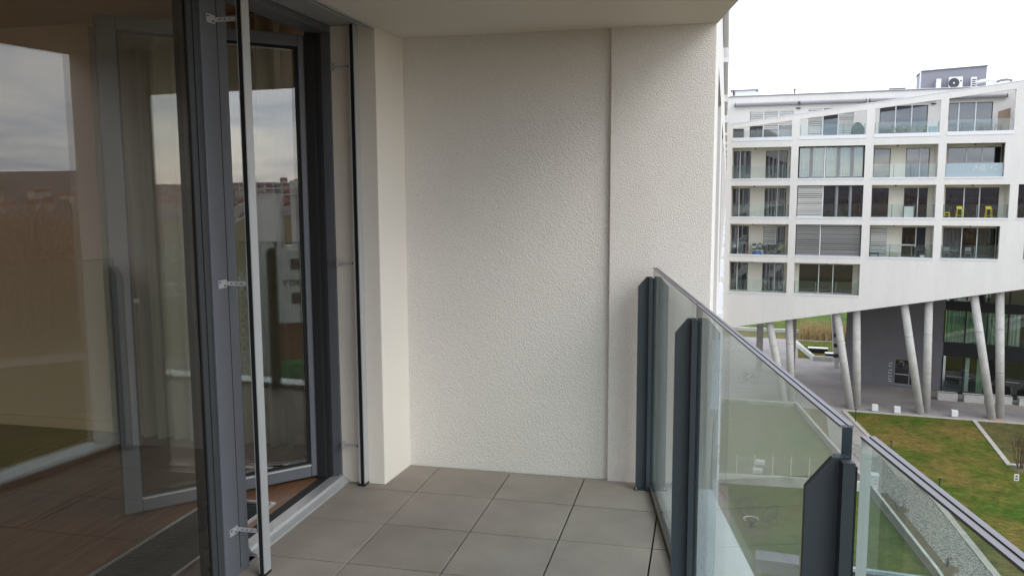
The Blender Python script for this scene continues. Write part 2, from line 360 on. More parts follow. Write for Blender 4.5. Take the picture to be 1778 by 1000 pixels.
# floor with single tiles
fl = MB().prism_z([(-1.95, YW+0.02), (rail_x(YW)-0.005, YW+0.02), (rail_x(-2.6)-0.005, -2.6), (-1.95, -2.6)], -0.25, -0.022).build('balcony_floor', 'joint')
struct(fl)
def clip(poly, f):
    out_ = []
    for i in range(len(poly)):
        a, b = poly[i], poly[(i+1) % len(poly)]; fa, fb = f(a), f(b)
        if fa >= 0: out_.append(a)
        if (fa >= 0) != (fb >= 0): t = fa/(fa-fb); out_.append((a[0]+(b[0]-a[0])*t, a[1]+(b[1]-a[1])*t))
    return out_
xs = [-1.911+0.4262*k for k in range(0, 8)]; ys = [YW-0.003]+[4.03-0.4345*k for k in range(0, 16)]
G = 0.0036
for i in range(len(xs)-1):
    for j in range(len(ys)-1):
        p = [(xs[i]+G, ys[j+1]+G), (xs[i+1]-G, ys[j+1]+G), (xs[i+1]-G, ys[j]-G), (xs[i]+G, ys[j]-G)]
        if j == 0 and i == 0:
            p = [(xs[0]+G, 4.03+G), (xs[1]-G, 4.03+G), (xs[1]-G, ys[0]-G), (-1.664, ys[0]-G), (-1.686, 4.107), (xs[0]+G, 4.107)]
        p = clip(p, lambda q: rail_x(q[1], -0.016)-q[0])
        if len(p) < 3: continue
        MB().prism_z(p, -0.03, rnd.uniform(-0.0012, 0.0012)).build('tile', 'tile', fl, bevel=0.0022)

# own building
own = thing('residential_building', 'cream rough-plastered residential building around the balcony, its facade receding beyond', 'building', (0, 4.45, -15.6))
MB().box(-1.75, -0.5, YW, YW+0.25, -0.2, ZC+0.05).build('end_wall', 'plaster', own)
MB().prism_z([(-0.505, YW-0.024), (0.03, YW-0.024), (0.034, YW+0.25), (-0.505, YW+0.25)], -0.2, ZC+0.1).build('wall_pilaster', 'plaster', own, bevel=0.004)
MB().prism_z([(-2.03, 4.11), (-1.69, 4.11), (-1.667, YW-0.002), (-1.667, YW+0.12), (-2.03, YW+0.12)], -0.15, 2.62).build('wall_pier', 'plaster_smooth', own, bevel=0.004)
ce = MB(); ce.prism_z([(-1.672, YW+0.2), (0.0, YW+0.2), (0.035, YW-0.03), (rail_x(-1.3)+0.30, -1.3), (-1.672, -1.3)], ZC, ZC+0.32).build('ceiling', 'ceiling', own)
cp = MB()
for k in range(4):
    y0, y1 = YW-0.03-k*1.8, YW-0.03-(k+1)*1.8
    cp.prism_z([(rail_x(y0)+0.012, y0), (rail_x(y0)+0.325, y0), (rail_x(y1+0.004)+0.325, y1+0.004), (rail_x(y1+0.004)+0.012, y1+0.004)], -0.02, -0.004)
cp.build('coping', 'coping', own)
MB().prism_z([(rail_x(YW)-0.1, YW-0.03), (rail_x(YW)+0.31, YW-0.03), (rail_x(-2.6)+0.31, -2.6), (rail_x(-2.6)-0.1, -2.6)], -0.30, -0.026).build('slab_edge', 'facade', own)
# blind recess over the windows
MB().box(-1.93, -1.745, -2.6, 4.105, 2.452, 2.47).build('blind_box', 'blind_grey', own)
MB().box(-1.742, -1.728, -2.6, 4.105, 2.436, 2.49).box(-1.702, -1.690, -2.6, 4.105, 2.430, 2.49).build('blind_box_profile', 'alu', own)
MB().box(-1.728, -1.702, -1.3, 4.105, 2.50, 2.51).box(-2.0, -1.66, -2.6, 4.11, 2.60, 2.75).build('blind_slot', 'rubber', own)
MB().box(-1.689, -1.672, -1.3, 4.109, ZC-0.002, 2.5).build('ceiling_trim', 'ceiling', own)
# facade going away
FA = Vector((0.034, YW+0.25)); FDx = math.atan2(1.42-0.034, 68.3-YW-0.25)
OW = frame(FA.x, FA.y, 0, math.pi/2-FDx)          # a along facade (away), b to the left (into building)
LEN = 64.0; hl = []; wins = []
for fl_i in range(-5, 3):
    zb = fl_i*3.0
    for k in range(14):
        a0 = 1.0+k*4.5; a1 = a0+(3.4 if (k+fl_i) % 3 else 2.6)
        if zb+2.45 > 8.0: continue
        hl.append([(a0, zb+0.12), (a1, zb+0.12), (a1, zb+2.4), (a0, zb+2.4)]); wins.append((a0, a1, zb+0.12, zb+2.4))
MB(OW).holes([(0, -15.7), (LEN, -15.7), (LEN, 8.3), (0, 8.3)], hl, 0, 0.55).build('facade_wall', 'facade', own)
MB(OW).box(0, LEN, 0.56, 0.62, -15.6, 8.2).build('window_band', 'dark_grey', own)
MB(OW).box(-0.1, LEN, -0.02, 3, 8.3, 8.42).build('roof', 'sill', own)
for (a0, a1, z0, z1) in wins: MB(OW).box(a0-0.05, a1+0.05, -0.05, 0.3, z0-0.05, z0-0.004).build('window_sill', 'sill', own)
MB().box(-7.5, -2.2, 4.8, 5.0, -0.3, 2.8).build('room_end_wall', 'room_wall', own)
MB().box(-7.8, -7.5, -3.4, 5.0, -0.3, 2.8).build('room_back_wall', 'room_wall', own)
MB().box(-7.8, -2.02, -3.6, -3.4, -0.3, 2.8).build('room_side_wall', 'room_wall', own)
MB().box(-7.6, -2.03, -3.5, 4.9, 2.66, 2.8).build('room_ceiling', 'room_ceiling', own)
MB().box(-7.6, -2.02, -3.5, 4.9, -0.25, 0.018).build('room_floor', 'wood_floor', own)
MB().box(-7.5, -2.05, 4.60, 4.795, 0.02, 2.655).build('room_wall_lining', 'room_wall', own)
MB().box(-7.5, -2.3, 4.583, 4.598, 0.02, 0.09).build('skirting', 'room_wall', own)

# fixed window and door frame
win = thing('balcony_window', 'grey framed fixed window pane and doorway frame on the left of the balcony', 'window', (-1.98, 2.0, 0))
XI = -2.06
XM = -1.884
MB().box(-1.962, XM, 2.868, 3.045, 0.0, 2.417).build('mullion', 'frame', win, bevel=0.003)
MB().box(XI+.001, XF, 3.0455, 3.128, 0.0, 2.417).build('door_post', 'frame', win, bevel=0.003)
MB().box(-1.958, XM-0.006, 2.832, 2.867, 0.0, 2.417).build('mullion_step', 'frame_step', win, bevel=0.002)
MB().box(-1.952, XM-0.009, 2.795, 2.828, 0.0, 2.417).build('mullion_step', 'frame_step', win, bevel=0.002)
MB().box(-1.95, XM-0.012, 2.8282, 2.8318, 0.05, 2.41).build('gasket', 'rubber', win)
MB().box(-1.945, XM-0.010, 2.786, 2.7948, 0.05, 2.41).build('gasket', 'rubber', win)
MB().box(XM, XM+0.001, 2.975, 2.978, 0.02, 2.41).build('cover_joint', 'rubber', win)
MB().box(-1.921, -1.897, -2.5, 2.7855, 0.062, 2.415).build('pane', 'glass_window', win)
MB().box(-1.955, XM-0.012, -2.6, 2.794, 0.0, 0.06).build('bottom_rail', 'frame', win, bevel=0.003)
MB().box(XM-0.011, XM+0.012, -2.6, 2.867, 0.0, 0.018).build('sill_strip', 'alu', win, bevel=0.002)
MB().box(XI, XF, -2.6, 4.165, 2.418, 2.53).build('head', 'frame', win, bevel=0.003)
MB().box(XI-0.002, XF, 4.098, 4.168, 0.0, 2.417).build('jamb', 'frame', win, bevel=0.003)
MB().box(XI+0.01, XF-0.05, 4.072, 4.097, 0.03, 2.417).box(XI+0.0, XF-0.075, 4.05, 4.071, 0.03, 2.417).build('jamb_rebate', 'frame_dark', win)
MB().prism_y([(-2.0, 0.0), (-1.895, 0.0), (-1.895, 0.012), (-1.925, 0.022), (-1.93, 0.036), (-1.95, 0.038), (-1.955, 0.028), (-2.0, 0.028)], 3.129, 4.097).build('threshold', 'alu', win)
MB().box(-2.058, -2.001, 3.129, 4.097, 0.0, 0.024).build('threshold_inner', 'frame_dark', win)

# open door leaf
H = Vector((-2.026, 4.10)); FE = Vector((-2.695, 3.364)); LD = (FE-H).normalized()
DL = frame(H.x, H.y, 0, math.atan2(LD.y, LD.x))     # a from hinge to free edge, b = thickness axis
# outer (camera) side is the side where n=(.743,-.669): local b axis = (-LD.y, LD.x)
bs = 1 if Vector((-LD.y, LD.x)).dot(Vector((0.743, -0.669))) > 0 else -1
door = thing('balcony_door', 'grey framed glass balcony door standing open into the room', 'door', (H.x, H.y, 0), math.atan2(LD.y, LD.x))
def db(a0, a1, z0, z1, b0=-0.065, b1=0.0): return MB(DL).box(a0, a1, b0*bs, b1*bs, z0, z1)
db(0.0, 0.092, 0.038, 2.405).build('stile', 'frame', door, bevel=0.004)
db(0.958, 1.040, 0.038, 2.405).build('stile', 'frame', door, bevel=0.004)
db(0.0925, 0.9575, 0.038, 0.100).build('bottom_rail', 'frame', door, bevel=0.004)
db(0.0925, 0.9575, 2.345, 2.405).build('top_rail', 'frame', door, bevel=0.004)
db(0.094, 0.956, 0.1005, 0.107, -0.02, 0.006).build('glazing_strip', 'alu_white', door)
db(0.0925, 0.957, 0.108, 0.122, -0.05, -0.012).box(0.0925, 0.106, -0.05*bs, -0.012*bs, 0.123, 2.33).box(0.945, 0.957, -0.05*bs, -0.012*bs, 0.123, 2.33).box(0.0925, 0.957, -0.05*bs, -0.012*bs, 2.331, 2.344).build('gasket', 'rubber', door)
db(0.107, 0.944, 0.123, 2.33, -0.042, -0.018).build('pane', 'glass_door', door)
hd = MB(DL); hd.box(0.985, 1.015, -0.066*bs, -0.078*bs, 1.0, 1.14); hd.box(0.992, 1.008, -0.078*bs, -0.12*bs, 1.06, 1.078); hd.box(0.90, 1.008, -0.108*bs, -0.122*bs, 1.058, 1.08)
hd.build('handle', 'white_plastic', door, bevel=0.003)
for z in (0.35, 1.4, 2.15): MB(DL).tube([(-0.012, -0.02*bs, z-0.05), (-0.012, -0.02*bs, z+0.05)], 0.009, 8).build('hinge', 'dark_grey', door)

# blind guide rails
def guide(label, x, y, ztop, slot, brackets, dy, arm):
    t = thing('blind_guide_rail', label, 'guide rail', (x, y, 0), 0, 'blind guide rails beside the doorway')
    r = MB(); r.box(x+0.0085, x+0.0125, y-dy, y+dy, 0.012, ztop); r.box(x-0.0125, x-0.0105, y-dy, y+dy, 0.012, ztop); r.box(x-0.010, x+0.008, y-dy+0.014, y+dy-0.014, 0.012, ztop)
    r.build('rail', 'alu', t)
    MB().box(x-0.0103, x+0.0083, y-dy+0.002, y-dy+0.0135, 0.012, ztop).build('brush_seal', 'rubber', t)
    MB().box(x-0.013, x+0.013, y-dy-0.002, y+dy+0.002, 0.0, 0.0118).box(x-0.006, x+0.006, y-dy-0.006, y-dy-0.0022, 0.002, 0.014).build('end_cap', 'black', t)
    for z in brackets: arm(z, t)
    return t
def arm_near(z, t):
    o = MB().box(XM+0.0005, XM+0.004, 2.905, 2.962, z-0.016, z+0.016).box(XM+0.0045, -1.792, 2.957, 2.960, z-0.009, z+0.009).build('bracket', 'alu', t)
    for (yy, zz) in ((2.914, z+0.008), (2.945, z-0.008)): MB().box(XM+0.0042, XM+0.006, yy-0.004, yy+0.004, zz-0.003, zz+0.003).build('screw', 'dark_grey', o)
    for k in range(3): MB().box(-1.86+0.022*k, -1.853+0.022*k, 2.9555, 2.9568, z-0.002, z+0.002).build('screw', 'dark_grey', o)
guide('near silver blind guide rail standing free before the grey mullion', -1.778, 2.99, 2.45, 1, (2.262, 1.232, 0.201), 0.026, arm_near)
def arm_far(z, t):
    o = MB().box(-1.925, -1.915, 4.07, 4.097, z-0.018, z+0.018).box(-1.9148, -1.818, 4.080, 4.084, z-0.006, z+0.006).build('bracket', 'alu', t)
    MB().box(-1.835, -1.828, 4.075, 4.0778, z-0.004, z+0.004).build('screw', 'dark_grey', o)
t = thing('blind_guide_rail', 'far slim blind guide rail against the beige wall pier', 'guide rail', (-1.80, 4.085, 0), 0, 'blind guide rails beside the doorway')
MB().box(-1.818, -1.811, 4.055, 4.108, 0.012, 2.45).box(-1.789, -1.784, 4.055, 4.108, 0.012, 2.45).box(-1.8105, -1.7895, 4.095, 4.108, 0.012, 2.45).build('rail', 'alu', t)
MB().box(-1.8105, -1.7895, 4.062, 4.0945, 0.012, 2.45).build('brush_seal', 'rubber', t)
MB().box(-1.820, -1.782, 4.045, 4.108, 0.0, 0.0118).build('end_cap', 'black', t)
for z in (2.242, 1.217, 0.213): arm_far(z, t)

# floor convector and curtain in the room
g = thing('floor_convector', 'slatted metal floor convector grille inside along the window', 'grille', (-2.28, 2.2, 0.02))
MB().box(-2.455, -2.44, -1.0, 3.66, 0.02, 0.031).box(-2.115, -2.10, -1.0, 3.66, 0.02, 0.031).box(-2.4398, -2.1152, 3.645, 3.66, 0.02, 0.031).build('grille_frame', 'alu', g)
MB().box(-2.439, -2.116, -1.0, 3.644, 0.0185, 0.0195).build('trough', 'rubber', g)
sl = MB()
y = -0.9
while y < 3.63: sl.box(-2.438, -2.117, y, y+0.009, 0.0205, 0.029); y += 0.02
tag(sl.build('slat', 'dark_grey', g), kind='stuff')
cu_ = MB(); nn = 180; x0, x1 = -3.75, -2.45
vs = []
for k in range(nn+1):
    tt = k/nn; xx = x0+(x1-x0)*tt; yy = 4.52+0.03*math.sin(tt*2*math.pi*13+0.8*math.sin(tt*9))+0.012*math.sin(tt*61)
    vs += [(xx, yy, 0.03), (xx, yy-0.006, 2.62)]
cu_.add(vs, [(2*k, 2*k+2, 2*k+3, 2*k+1) for k in range(nn)])
tag(cu_.build('curtain', 'curtain', None, smooth=True), 'pale floor-length curtain hanging behind the open glass door', 'curtain')

# railing
rail = thing('glass_railing', 'glass balcony railing with dark steel posts and grey handrail', 'railing', (RA.x, RA.y, 0), math.atan2(RD.y, RD.x))
def gpanel(s0, s1, w0, ztop, start_light=False):
    o = MB(RF); zt, zb, w1 = ztop, 0.035, w0+0.018
    o.add([(s0, w0, zb), (s1, w0, zb), (s1, w0, zt), (s0, w0, zt), (s0, w1, zb), (s1, w1, zb), (s1, w1, zt), (s0, w1, zt)],
          [(0, 1, 2, 3), (4, 5, 6, 7)], 0)
    o.add([(s0, w0, zb), (s1, w0, zb), (s1, w0, zt), (s0, w0, zt), (s0, w1, zb), (s1, w1, zb), (s1, w1, zt), (s0, w1, zt)], [(1, 2, 6, 5), (0, 1, 5, 4), (3, 2, 6, 7)], 1)
    o.add([(s0, w0, zb), (s0, w0, zt), (s0, w1, zt), (s0, w1, zb)], [(0, 1, 2, 3)], 2)
    p = o.build('glass_panel', ['glass_rail', 'glass_edge', 'glass_edge_light' if start_light else 'glass_edge'], rail)
    c = MB(RF); c.box(s0+0.002, s1-0.002, w0-0.0025, w0+0.0065, zt+0.0005, zt+0.005); c.box(s0+0.002, s1-0.002, w1-0.0065, w1+0.0025, zt+0.0005, zt+0.005); c.box(s0+0.002, s1-0.002, w0+0.007, w1-0.007, zt+0.0005, zt+0.003)
    c.build('handrail', 'cap', p)
gpanel(-0.02, 1.372, -0.009, 1.192)
gpanel(1.384, 2.900, -0.009, 1.192)
gpanel(2.945, 4.45, -0.026, 1.188, True)
gpanel(4.465, 5.95, -0.026, 1.188)
for i, s0 in enumerate((-0.005, 1.402, 2.925, 4.455, 5.93)):
    wo = 0.0 if i < 2 else -0.012
    f = MB(RF); prof = [(0.016, 0.0), (0.088, 0.0), (0.088, 1.098), (0.045, 1.150), (0.016, 1.150)]
    n = len(prof)
    f.add([(s0-0.006, w+wo, z) for w, z in prof]+[(s0+0.006, w+wo, z) for w, z in prof], [tuple(range(n)), tuple(range(n, 2*n))[::-1]]+[((k+1) % n, k, n+k, n+(k+1) % n) for k in range(n)])
    p = f.build('post', 'steel_dark', rail)
    c = MB(RF); c.box(s0-0.026, s0-0.0065, 0.014+wo, 0.034+wo, 0.0, 1.147); c.box(s0+0.0065, s0+0.026, 0.014+wo, 0.034+wo, 0.0, 1.147)
    c.build('clamp_bar', 'steel_dark', p)
    c = MB(RF); c.box(s0-0.024, s0+0.024, 0.0095+wo, 0.0138+wo, 0.03, 1.14)
    c.build('gasket', 'rubber', p)
    c = MB(RF); c.box(s0-0.016, s0+0.016, 0.014+wo, 0.095+wo, -0.001, 0.006); c.build('base_plate', 'steel_dark', p)
    for q in (-0.011, 0.011): MB(RF).tube(((s0+q, 0.085+wo, 0.006), (s0+q, 0.085+wo, 0.014)), 0.004, 6).build('bolt', 'alu', p)
MB(RF).box(-0.03, 5.95, -0.034, 0.0095, -0.02, 0.034).build('base_channel', 'glass_edge_light', rail)

# ================================================================== THE BUILDING ACROSS
TH = 0.09506; DD = 68.635; GZ = -15.6
FR = frame(0, DD, 0, -TH)        # u right, v away, z
def FW(u, v, z=GZ): return FR(u, v, z)
far = thing('apartment_building', 'white apartment block on slanted concrete columns across the courtyard', 'building', FW(12, 0), -TH)
COLS = [(1.87, 6.30), (6.84, 11.60), (12.17, 16.57), (17.10, 21.36), (21.90, 26.3)]
TOP = {2: 4.86, 3: 1.87, 4: -1.14, 5: -4.14}; BOT = {2: 2.33, 3: -0.66, 4: -3.67, 5: -6.68}
def band_lo(u): return 6.34+0.1155*(u-1.84)
def band_hi(u): return 6.66+0.1236*(u-1.48)
def soff(u): return -9.556+0.1855*(u-1.81)
UL, UR = 1.42, 31.0
openings = []
for c, (a, b) in enumerate(COLS[:4]):
    openings.append((1, c, a, b, 5.36+0.03*c, None))
for r, cs in ((2, (0, 1, 2, 3)), (3, (0, 1, 2, 3, 4)), (4, (0, 1, 2, 3, 4)), (5, (0, 1))):
    for c in cs:
        a, b = COLS[c]
        if c == 3 and r in (2, 4): b = 20.90
        if c == 4 and r == 4: a = 22.48
        openings.append((r, c, a, b, BOT[r], TOP[r]))
hl = []
for (r, c, a, b, z0, z1) in openings:
    hl.append([(a, z0), (b, z0), (b, band_lo(b) if r == 1 else z1), (a, band_lo(a) if r == 1 else z1)])
MB(FR).holes([(UL, soff(UL)), (UR, soff(UR)), (UR, band_hi(UR)), (UL, band_hi(UL))], hl, 0, 0.32).build('facade_wall', 'facade', far)
# soffit, sides, back, roof
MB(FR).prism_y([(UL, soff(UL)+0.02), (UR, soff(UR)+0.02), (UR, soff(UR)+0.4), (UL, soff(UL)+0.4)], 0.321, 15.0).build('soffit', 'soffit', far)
MB(FR).box(UL, UL+0.3, 0.321, 15, -9.0, 5.0).build('side_wall', 'facade', far)
MB(FR).prism_y([(UL, soff(UL)+0.42), (UR, soff(UR)+0.42), (UR, 5.0), (UL, 5.0)], 3.6, 3.8).build('room_back_wall', 'unlit_interior', far)
MB(FR).prism_y([(UL, soff(UL)+0.42), (UR, soff(UR)+0.42), (UR, 9.0), (UL, 9.0)], 14.7, 15.0).build('back_wall', 'facade', far)
MB(FR).box(UL, UR, 2.0, 15, 9.02, 9.10).build('roof', 'sill', far)
MB(FR).prism_y([(UL, band_hi(UL)+0.001), (UR, band_hi(UR)+0.001), (UR, band_hi(UR)+0.05), (UL, band_hi(UL)+0.05)], -0.03, 0.36).build('parapet_cap', 'sill', far)
for r in (2, 3, 4, 5):
    zt = {2: 5.38, 3: 2.33, 4: -0.66, 5: -3.67}[r]; zb = TOP[r]
    MB(FR).box(UL+0.31, UR-0.3, 0.322, 3.59, zb, zt+0.03).build('floor_slab', 'loggia', far)
MB(FR).prism_y([(UL+0.31, max(soff(UL)+0.43, -7.2)), (13.5, -7.2), (13.5, -6.65), (UL+0.31, -6.65)], 0.323, 3.58).build('floor_slab', 'loggia', far)
prev = UL+0.31
for k, (a, b) in enumerate([(1.735, 1.86)]+[(COLS[i][1]+0.003, COLS[i+1][0]-0.003) for i in range(4)]):
    for r in (2, 3, 4, 5):
        if r == 5 and k > 2: continue
        MB(FR).box(a, b, 0.323, 3.5, BOT[r]+0.031, TOP[r]-0.001).build('partition_wall', 'loggia', far)
# setback storey
sb_h = []
R1W = [(3.05, 6.36, 5.40, 7.83), (7.50, 10.80, 5.40, 7.86), (12.66, 16.01, 5.40, 7.87), (17.40, 20.34, 5.40, 7.95)]
for (a, b, z0, z1) in R1W: sb_h.append([(a, z0), (b, z0), (b, z1), (a, z1)])
MB(FR).holes([(1.0, 5.38), (UR, 5.38), (UR, 9.0), (1.0, 9.0)], sb_h, 2.0, 2.2).build('setback_wall', 'facade', far)
MB(FR).box(0.95, UR, 1.93, 2.35, 9.001, 9.06).build('roof_edge', 'mid_grey', far)
MB(FR).box(1.2, UR, 2.7, 2.8, 5.42, 9.0).build('room_back_wall', 'unlit_interior', far)

def window(v, us, z0, z1, gl='glass_far'):
    """a window from us[0] to us[-1], panes split at us; part of the far building"""
    f = MB(FR); w = 0.05
    f.box(us[0], us[-1], v, v+0.09, z0, z0+w); f.box(us[0], us[-1], v, v+0.09, z1-w, z1)
    f.box(us[0], us[0]+w, v, v+0.09, z0+w, z1-w); f.box(us[-1]-w, us[-1], v, v+0.09, z0+w, z1-w)
    o = f.build('window', 'dark_frame', far)
    for u in us[1:-1]:
        MB(FR).box(u-0.035, u+0.035, v-0.03, v+0.089, z0+0.0005, z1-0.0005).build('mullion', 'light_frame', o)
    for a, b in zip(us[:-1], us[1:]):
        MB(FR).box(a+0.052, b-0.052, v+0.04, v+0.055, z0+w+0.002, z1-w-0.002).build('pane', gl, o)
    return o
def blind(a, b, z0, z1, v, m='blind', pitch=0.15):
    bl = MB(FR); z = z1
    while z > z0:
        d = rnd.uniform(0.8, 1.1)
        bl.add([(a, v, z), (b, v, z), (b, v+0.055, z-pitch*0.84*d), (a, v+0.055, z-pitch*0.84*d)], [(0, 1, 2, 3)]); z -= pitch
    bl.box(a, b, v+0.0, v+0.05, z0-0.04, z0-0.005); bl.box(a, b, v+0.08, v+0.09, z0, z1, 1)  # dark backing sheet paints the shade lines between the slats
    return bl.build('blind', [m, 'dark_grey'], far)
def drape(a, b, z0, z1, v, m, fold=0.18):
    c = MB(FR); n = max(6, int((b-a)/0.035)); vs = []
    ph = rnd.uniform(0, 6)
    for k in range(n+1):
        u = a+(b-a)*k/n; d = 0.05*math.sin(ph+u*2*math.pi/fold+1.2*math.sin(u*3.1))
        vs += [(u, v+d, z0), (u, v+d*0.7, z1)]
    c.add(vs, [(2*k, 2*k+2, 2*k+3, 2*k+1) for k in range(n)])
    return c.build('curtain', m, far, smooth=True)
def balustrade(a, b, z0, posts, frosted=None, h=1.0, z1=None):
    v = 0.16
    o = MB(FR).box(a+0.02, b-0.02, v, v+0.016, z0+0.12, z0+0.1+h).build('balustrade', 'glass_far_rail', far)
    for u in posts: MB(FR).box(u-0.022, u+0.022, v+0.018, v+0.075, z0+0.1, z0+0.08+h).build('post', 'mid_grey', o)
    return o
def sill(a, b, z0, h=0.10, d=0.03):
    return MB(FR).box(a-0.02, b+0.02, -d, 0.321, z0-0.003, z0+h).build('sill', 'sill', far)
def backwall(a, b, z0, z1, wins_, v=1.6):
    MB(FR).holes([(a-0.1, z0), (b+0.1, z0), (b+0.1, z1), (a-0.1, z1)], [[(p, q), (s_, q), (s_, t_), (p, t_)] for (p, s_, q, t_) in wins_], v, v+0.15).build('loggia_wall', 'loggia', far)
def lamp(u, z):
    MB(FR).lathe(0, 0, [(0.0, 0), (0.0, 0)], 3) if False else None
    L = MB(FR); seg = 10
    L.add([(u+0.07*math.cos(6.283*k/seg), 0.8+0.07*math.sin(6.283*k/seg), zz) for zz in (z-0.10, z-0.002) for k in range(seg)],
          [tuple(range(seg))[::-1], tuple(range(seg, 2*seg))]+[(k, (k+1) % seg, seg+(k+1) % seg, seg+k) for k in range(seg)])
    L.build('ceiling_lamp', 'black', far)

VB = 1.65
for (r, c, a, b, z0, z1) in openings:
    sill(a, b, z0, 0.27 if r == 1 else 0.11)
    if r == 1: continue
    f0 = z0+0.06; wt = z1-0.22
    if c == 0:
        backwall(a, b, z0+0.03, z1, [(1.80+0.08, 3.24, f0, wt), (4.38, 6.03, f0, wt)])
        window(VB, [1.88, 2.40, 3.24], f0, wt); window(VB, [4.38, 5.34, 6.03], f0, wt)
        balustrade(a, b, z0, [4.75, b-0.06] if r != 2 else [a+0.06, 4.75, b-0.06]); lamp(3.6, z1)
    elif c == 2:
        backwall(a, b, z0+0.03, z1, [(12.34, 13.53, f0, wt), (14.60, 16.24, f0, wt)])
        window(VB, [12.34, 13.53], f0, wt); window(VB, [14.60, 15.58, 16.24], f0, wt)
        balustrade(a, b, z0, [13.65, 15.15, b-0.06]); lamp(13.9, z1)
    elif c == 3:
        backwall(a, b, z0+0.03, z1, [(17.45, 21.02 if b > 21 else 20.98, f0, wt)])
        window(VB, [17.45, 18.72, 19.75, 21.0], f0, wt)
        balustrade(a, b, z0, [a+0.06, 19.35 if r != 2 else 19.0, b-0.06]); lamp(19.1, z1)
    elif c == 4:
        window(0.6, [a+0.1, a+1.5, a+2.9, b-0.1], f0, z1-0.1); balustrade(a, b, z0, [a+0.06, a+2])
    elif r == 5:
        backwall(a, b, z0+0.03, z1, [(7.22, 11.20, f0, wt)])
        window(VB, [7.22, 8.70, 9.76, 11.20], f0, wt); balustrade(a, b, z0, [a+0.06, 8.45, 9.95, b-0.06]); lamp(9.2, z1)
# curtains and blinds behind the loggia windows
for r in (2, 3, 4, 5):
    f0, wt = BOT[r]+0.1, TOP[r]-0.27
    if r == 2:
        drape(2.0, 3.15, f0, wt, 1.85, 'far_curtain', 0.25); drape(5.4, 5.95, f0, wt, 1.85, 'far_curtain', 0.25)
    if r == 3: drape(2.75, 3.2, f0, wt, 1.9, 'far_curtain_white', 0.2); blind(17.55, 20.9, f0, wt, 1.76, 'blind_dark')
    if r == 4:
        drape(1.95, 2.35, f0, wt, 1.85, 'far_curtain_white', 0.2); drape(17.5, 18.66, f0, wt, 1.82, 'far_curtain_white', 0.3); drape(19.85, 20.9, f0, wt, 1.95, 'far_curtain_green', 0.3)
    if r == 5: blind(2.46, 3.17, f0, wt, 1.78, 'blind_dark'); blind(4.45, 5.95, f0, wt, 1.78, 'blind_dark')
blind(4.42, 5.30, -2.85, -1.35, 1.56, 'blind'); blind(12.38, 13.52, -3.55, -1.35, 1.55, 'blind'); blind(14.65, 15.5, -3.5, -1.4, 1.77, 'blind_dark'); blind(15.62, 16.2, -3.5, -1.4, 1.56, 'blind_dark')
blind(12.40, 13.48, 0.2, 1.6, 1.77, 'blind_dark')
MB(FR).box(14.60, 15.57, 1.56, 1.62, -2.75, -2.66).build('blind_bar', 'light_frame', far)
# glazed bays of the second column
W2 = [6.90, 7.80, 8.78, 9.76, 10.73, 11.54]
window(0.34, W2, 2.46, 4.80, 'glass_front')
for u in (7.80, 9.76, 10.73): MB(FR).box(u-0.12, u+0.12, 0.28, 0.339, 2.46, 4.79).build('panel', 'mid_grey', far)
drape(6.95, 8.7, 2.5, 4.78, 0.52, 'far_curtain', 0.24); drape(8.85, 11.5, 2.5, 4.78, 0.52, 'far_curtain', 0.24)
window(0.34, [6.90, 8.74, 9.72, 10.70, 11.54], -0.53, 1.82)
blind(6.90, 8.70, -0.50, 1.80, 0.26, 'blind')
for u in (9.72, 10.70): MB(FR).tube([(u, 0.30, -0.5), (u, 0.30, 1.8)], 0.12, 10).build('round_post', 'mid_grey', far)
MB(FR).box(8.78, 11.5, 0.20, 0.215, -0.53, 0.45).build('balustrade', 'glass_far_rail', far)
window(0.34, [6.90, 8.66, 11.54], -3.54, -1.18)
blind(6.90, 8.62, -3.5, -1.18, 0.26, 'blind_grey'); blind(8.72, 11.54, -3.5, -1.18, 0.26, 'blind_grey')
# setback windows
for k, (us, st) in enumerate((([3.05, 4.10, 5.26, 6.36], 0), ([7.50, 8.58, 9.70, 10.80], 1), ([12.66, 13.78, 14.90, 16.01], 2), ([17.40, 18.10, 19.22, 20.34], 3))):
    window(2.04, us, 5.42, R1W[k][3])
blind(3.08, 4.06, 6.75, 7.82, 1.99); blind(4.14, 5.22, 6.45, 7.82, 1.99); blind(5.30, 6.34, 6.75, 7.82, 1.99)
drape(3.1, 4.05, 5.5, 7.0, 2.3, 'far_curtain', 0.2); drape(5.3, 6.3, 5.5, 7.0, 2.3, 'far_curtain', 0.2)
blind(7.52, 8.54, 5.45, 7.85, 1.99); blind(9.74, 10.78, 5.45, 7.85, 1.99); blind(8.62, 9.66, 6.85, 7.85, 2.15, 'blind_dark')
for (a, b) in ((12.7, 13.74), (13.82, 14.86), (14.94, 15.97)): MB(FR).prism_y([(a, 6.75+0.09*(a-12.7)), (b, 6.75+0.09*(b-12.7)), (b, 7.35+0.09*(b-12.7)), (a, 7.35+0.09*(a-12.7))], 2.16, 2.18).build('roller_shade', 'dark_grey', far)
for (r, c, a, b, z0, z1) in openings:
    if r == 1:
        n = {0: [a+0.06, 4.1, b-0.1], 1: [a+0.1, 8.4, 10.0, b-0.1], 2: [a+0.06, 12.45, 14.9, b-0.06], 3: [a+0.04, 18.7, 20.0]}[c]
        if c == 0: balustrade(a, b, z0+0.17, n, h=0.55)
        else: balustrade(a, b, z0+0.17, n, h=0.85)
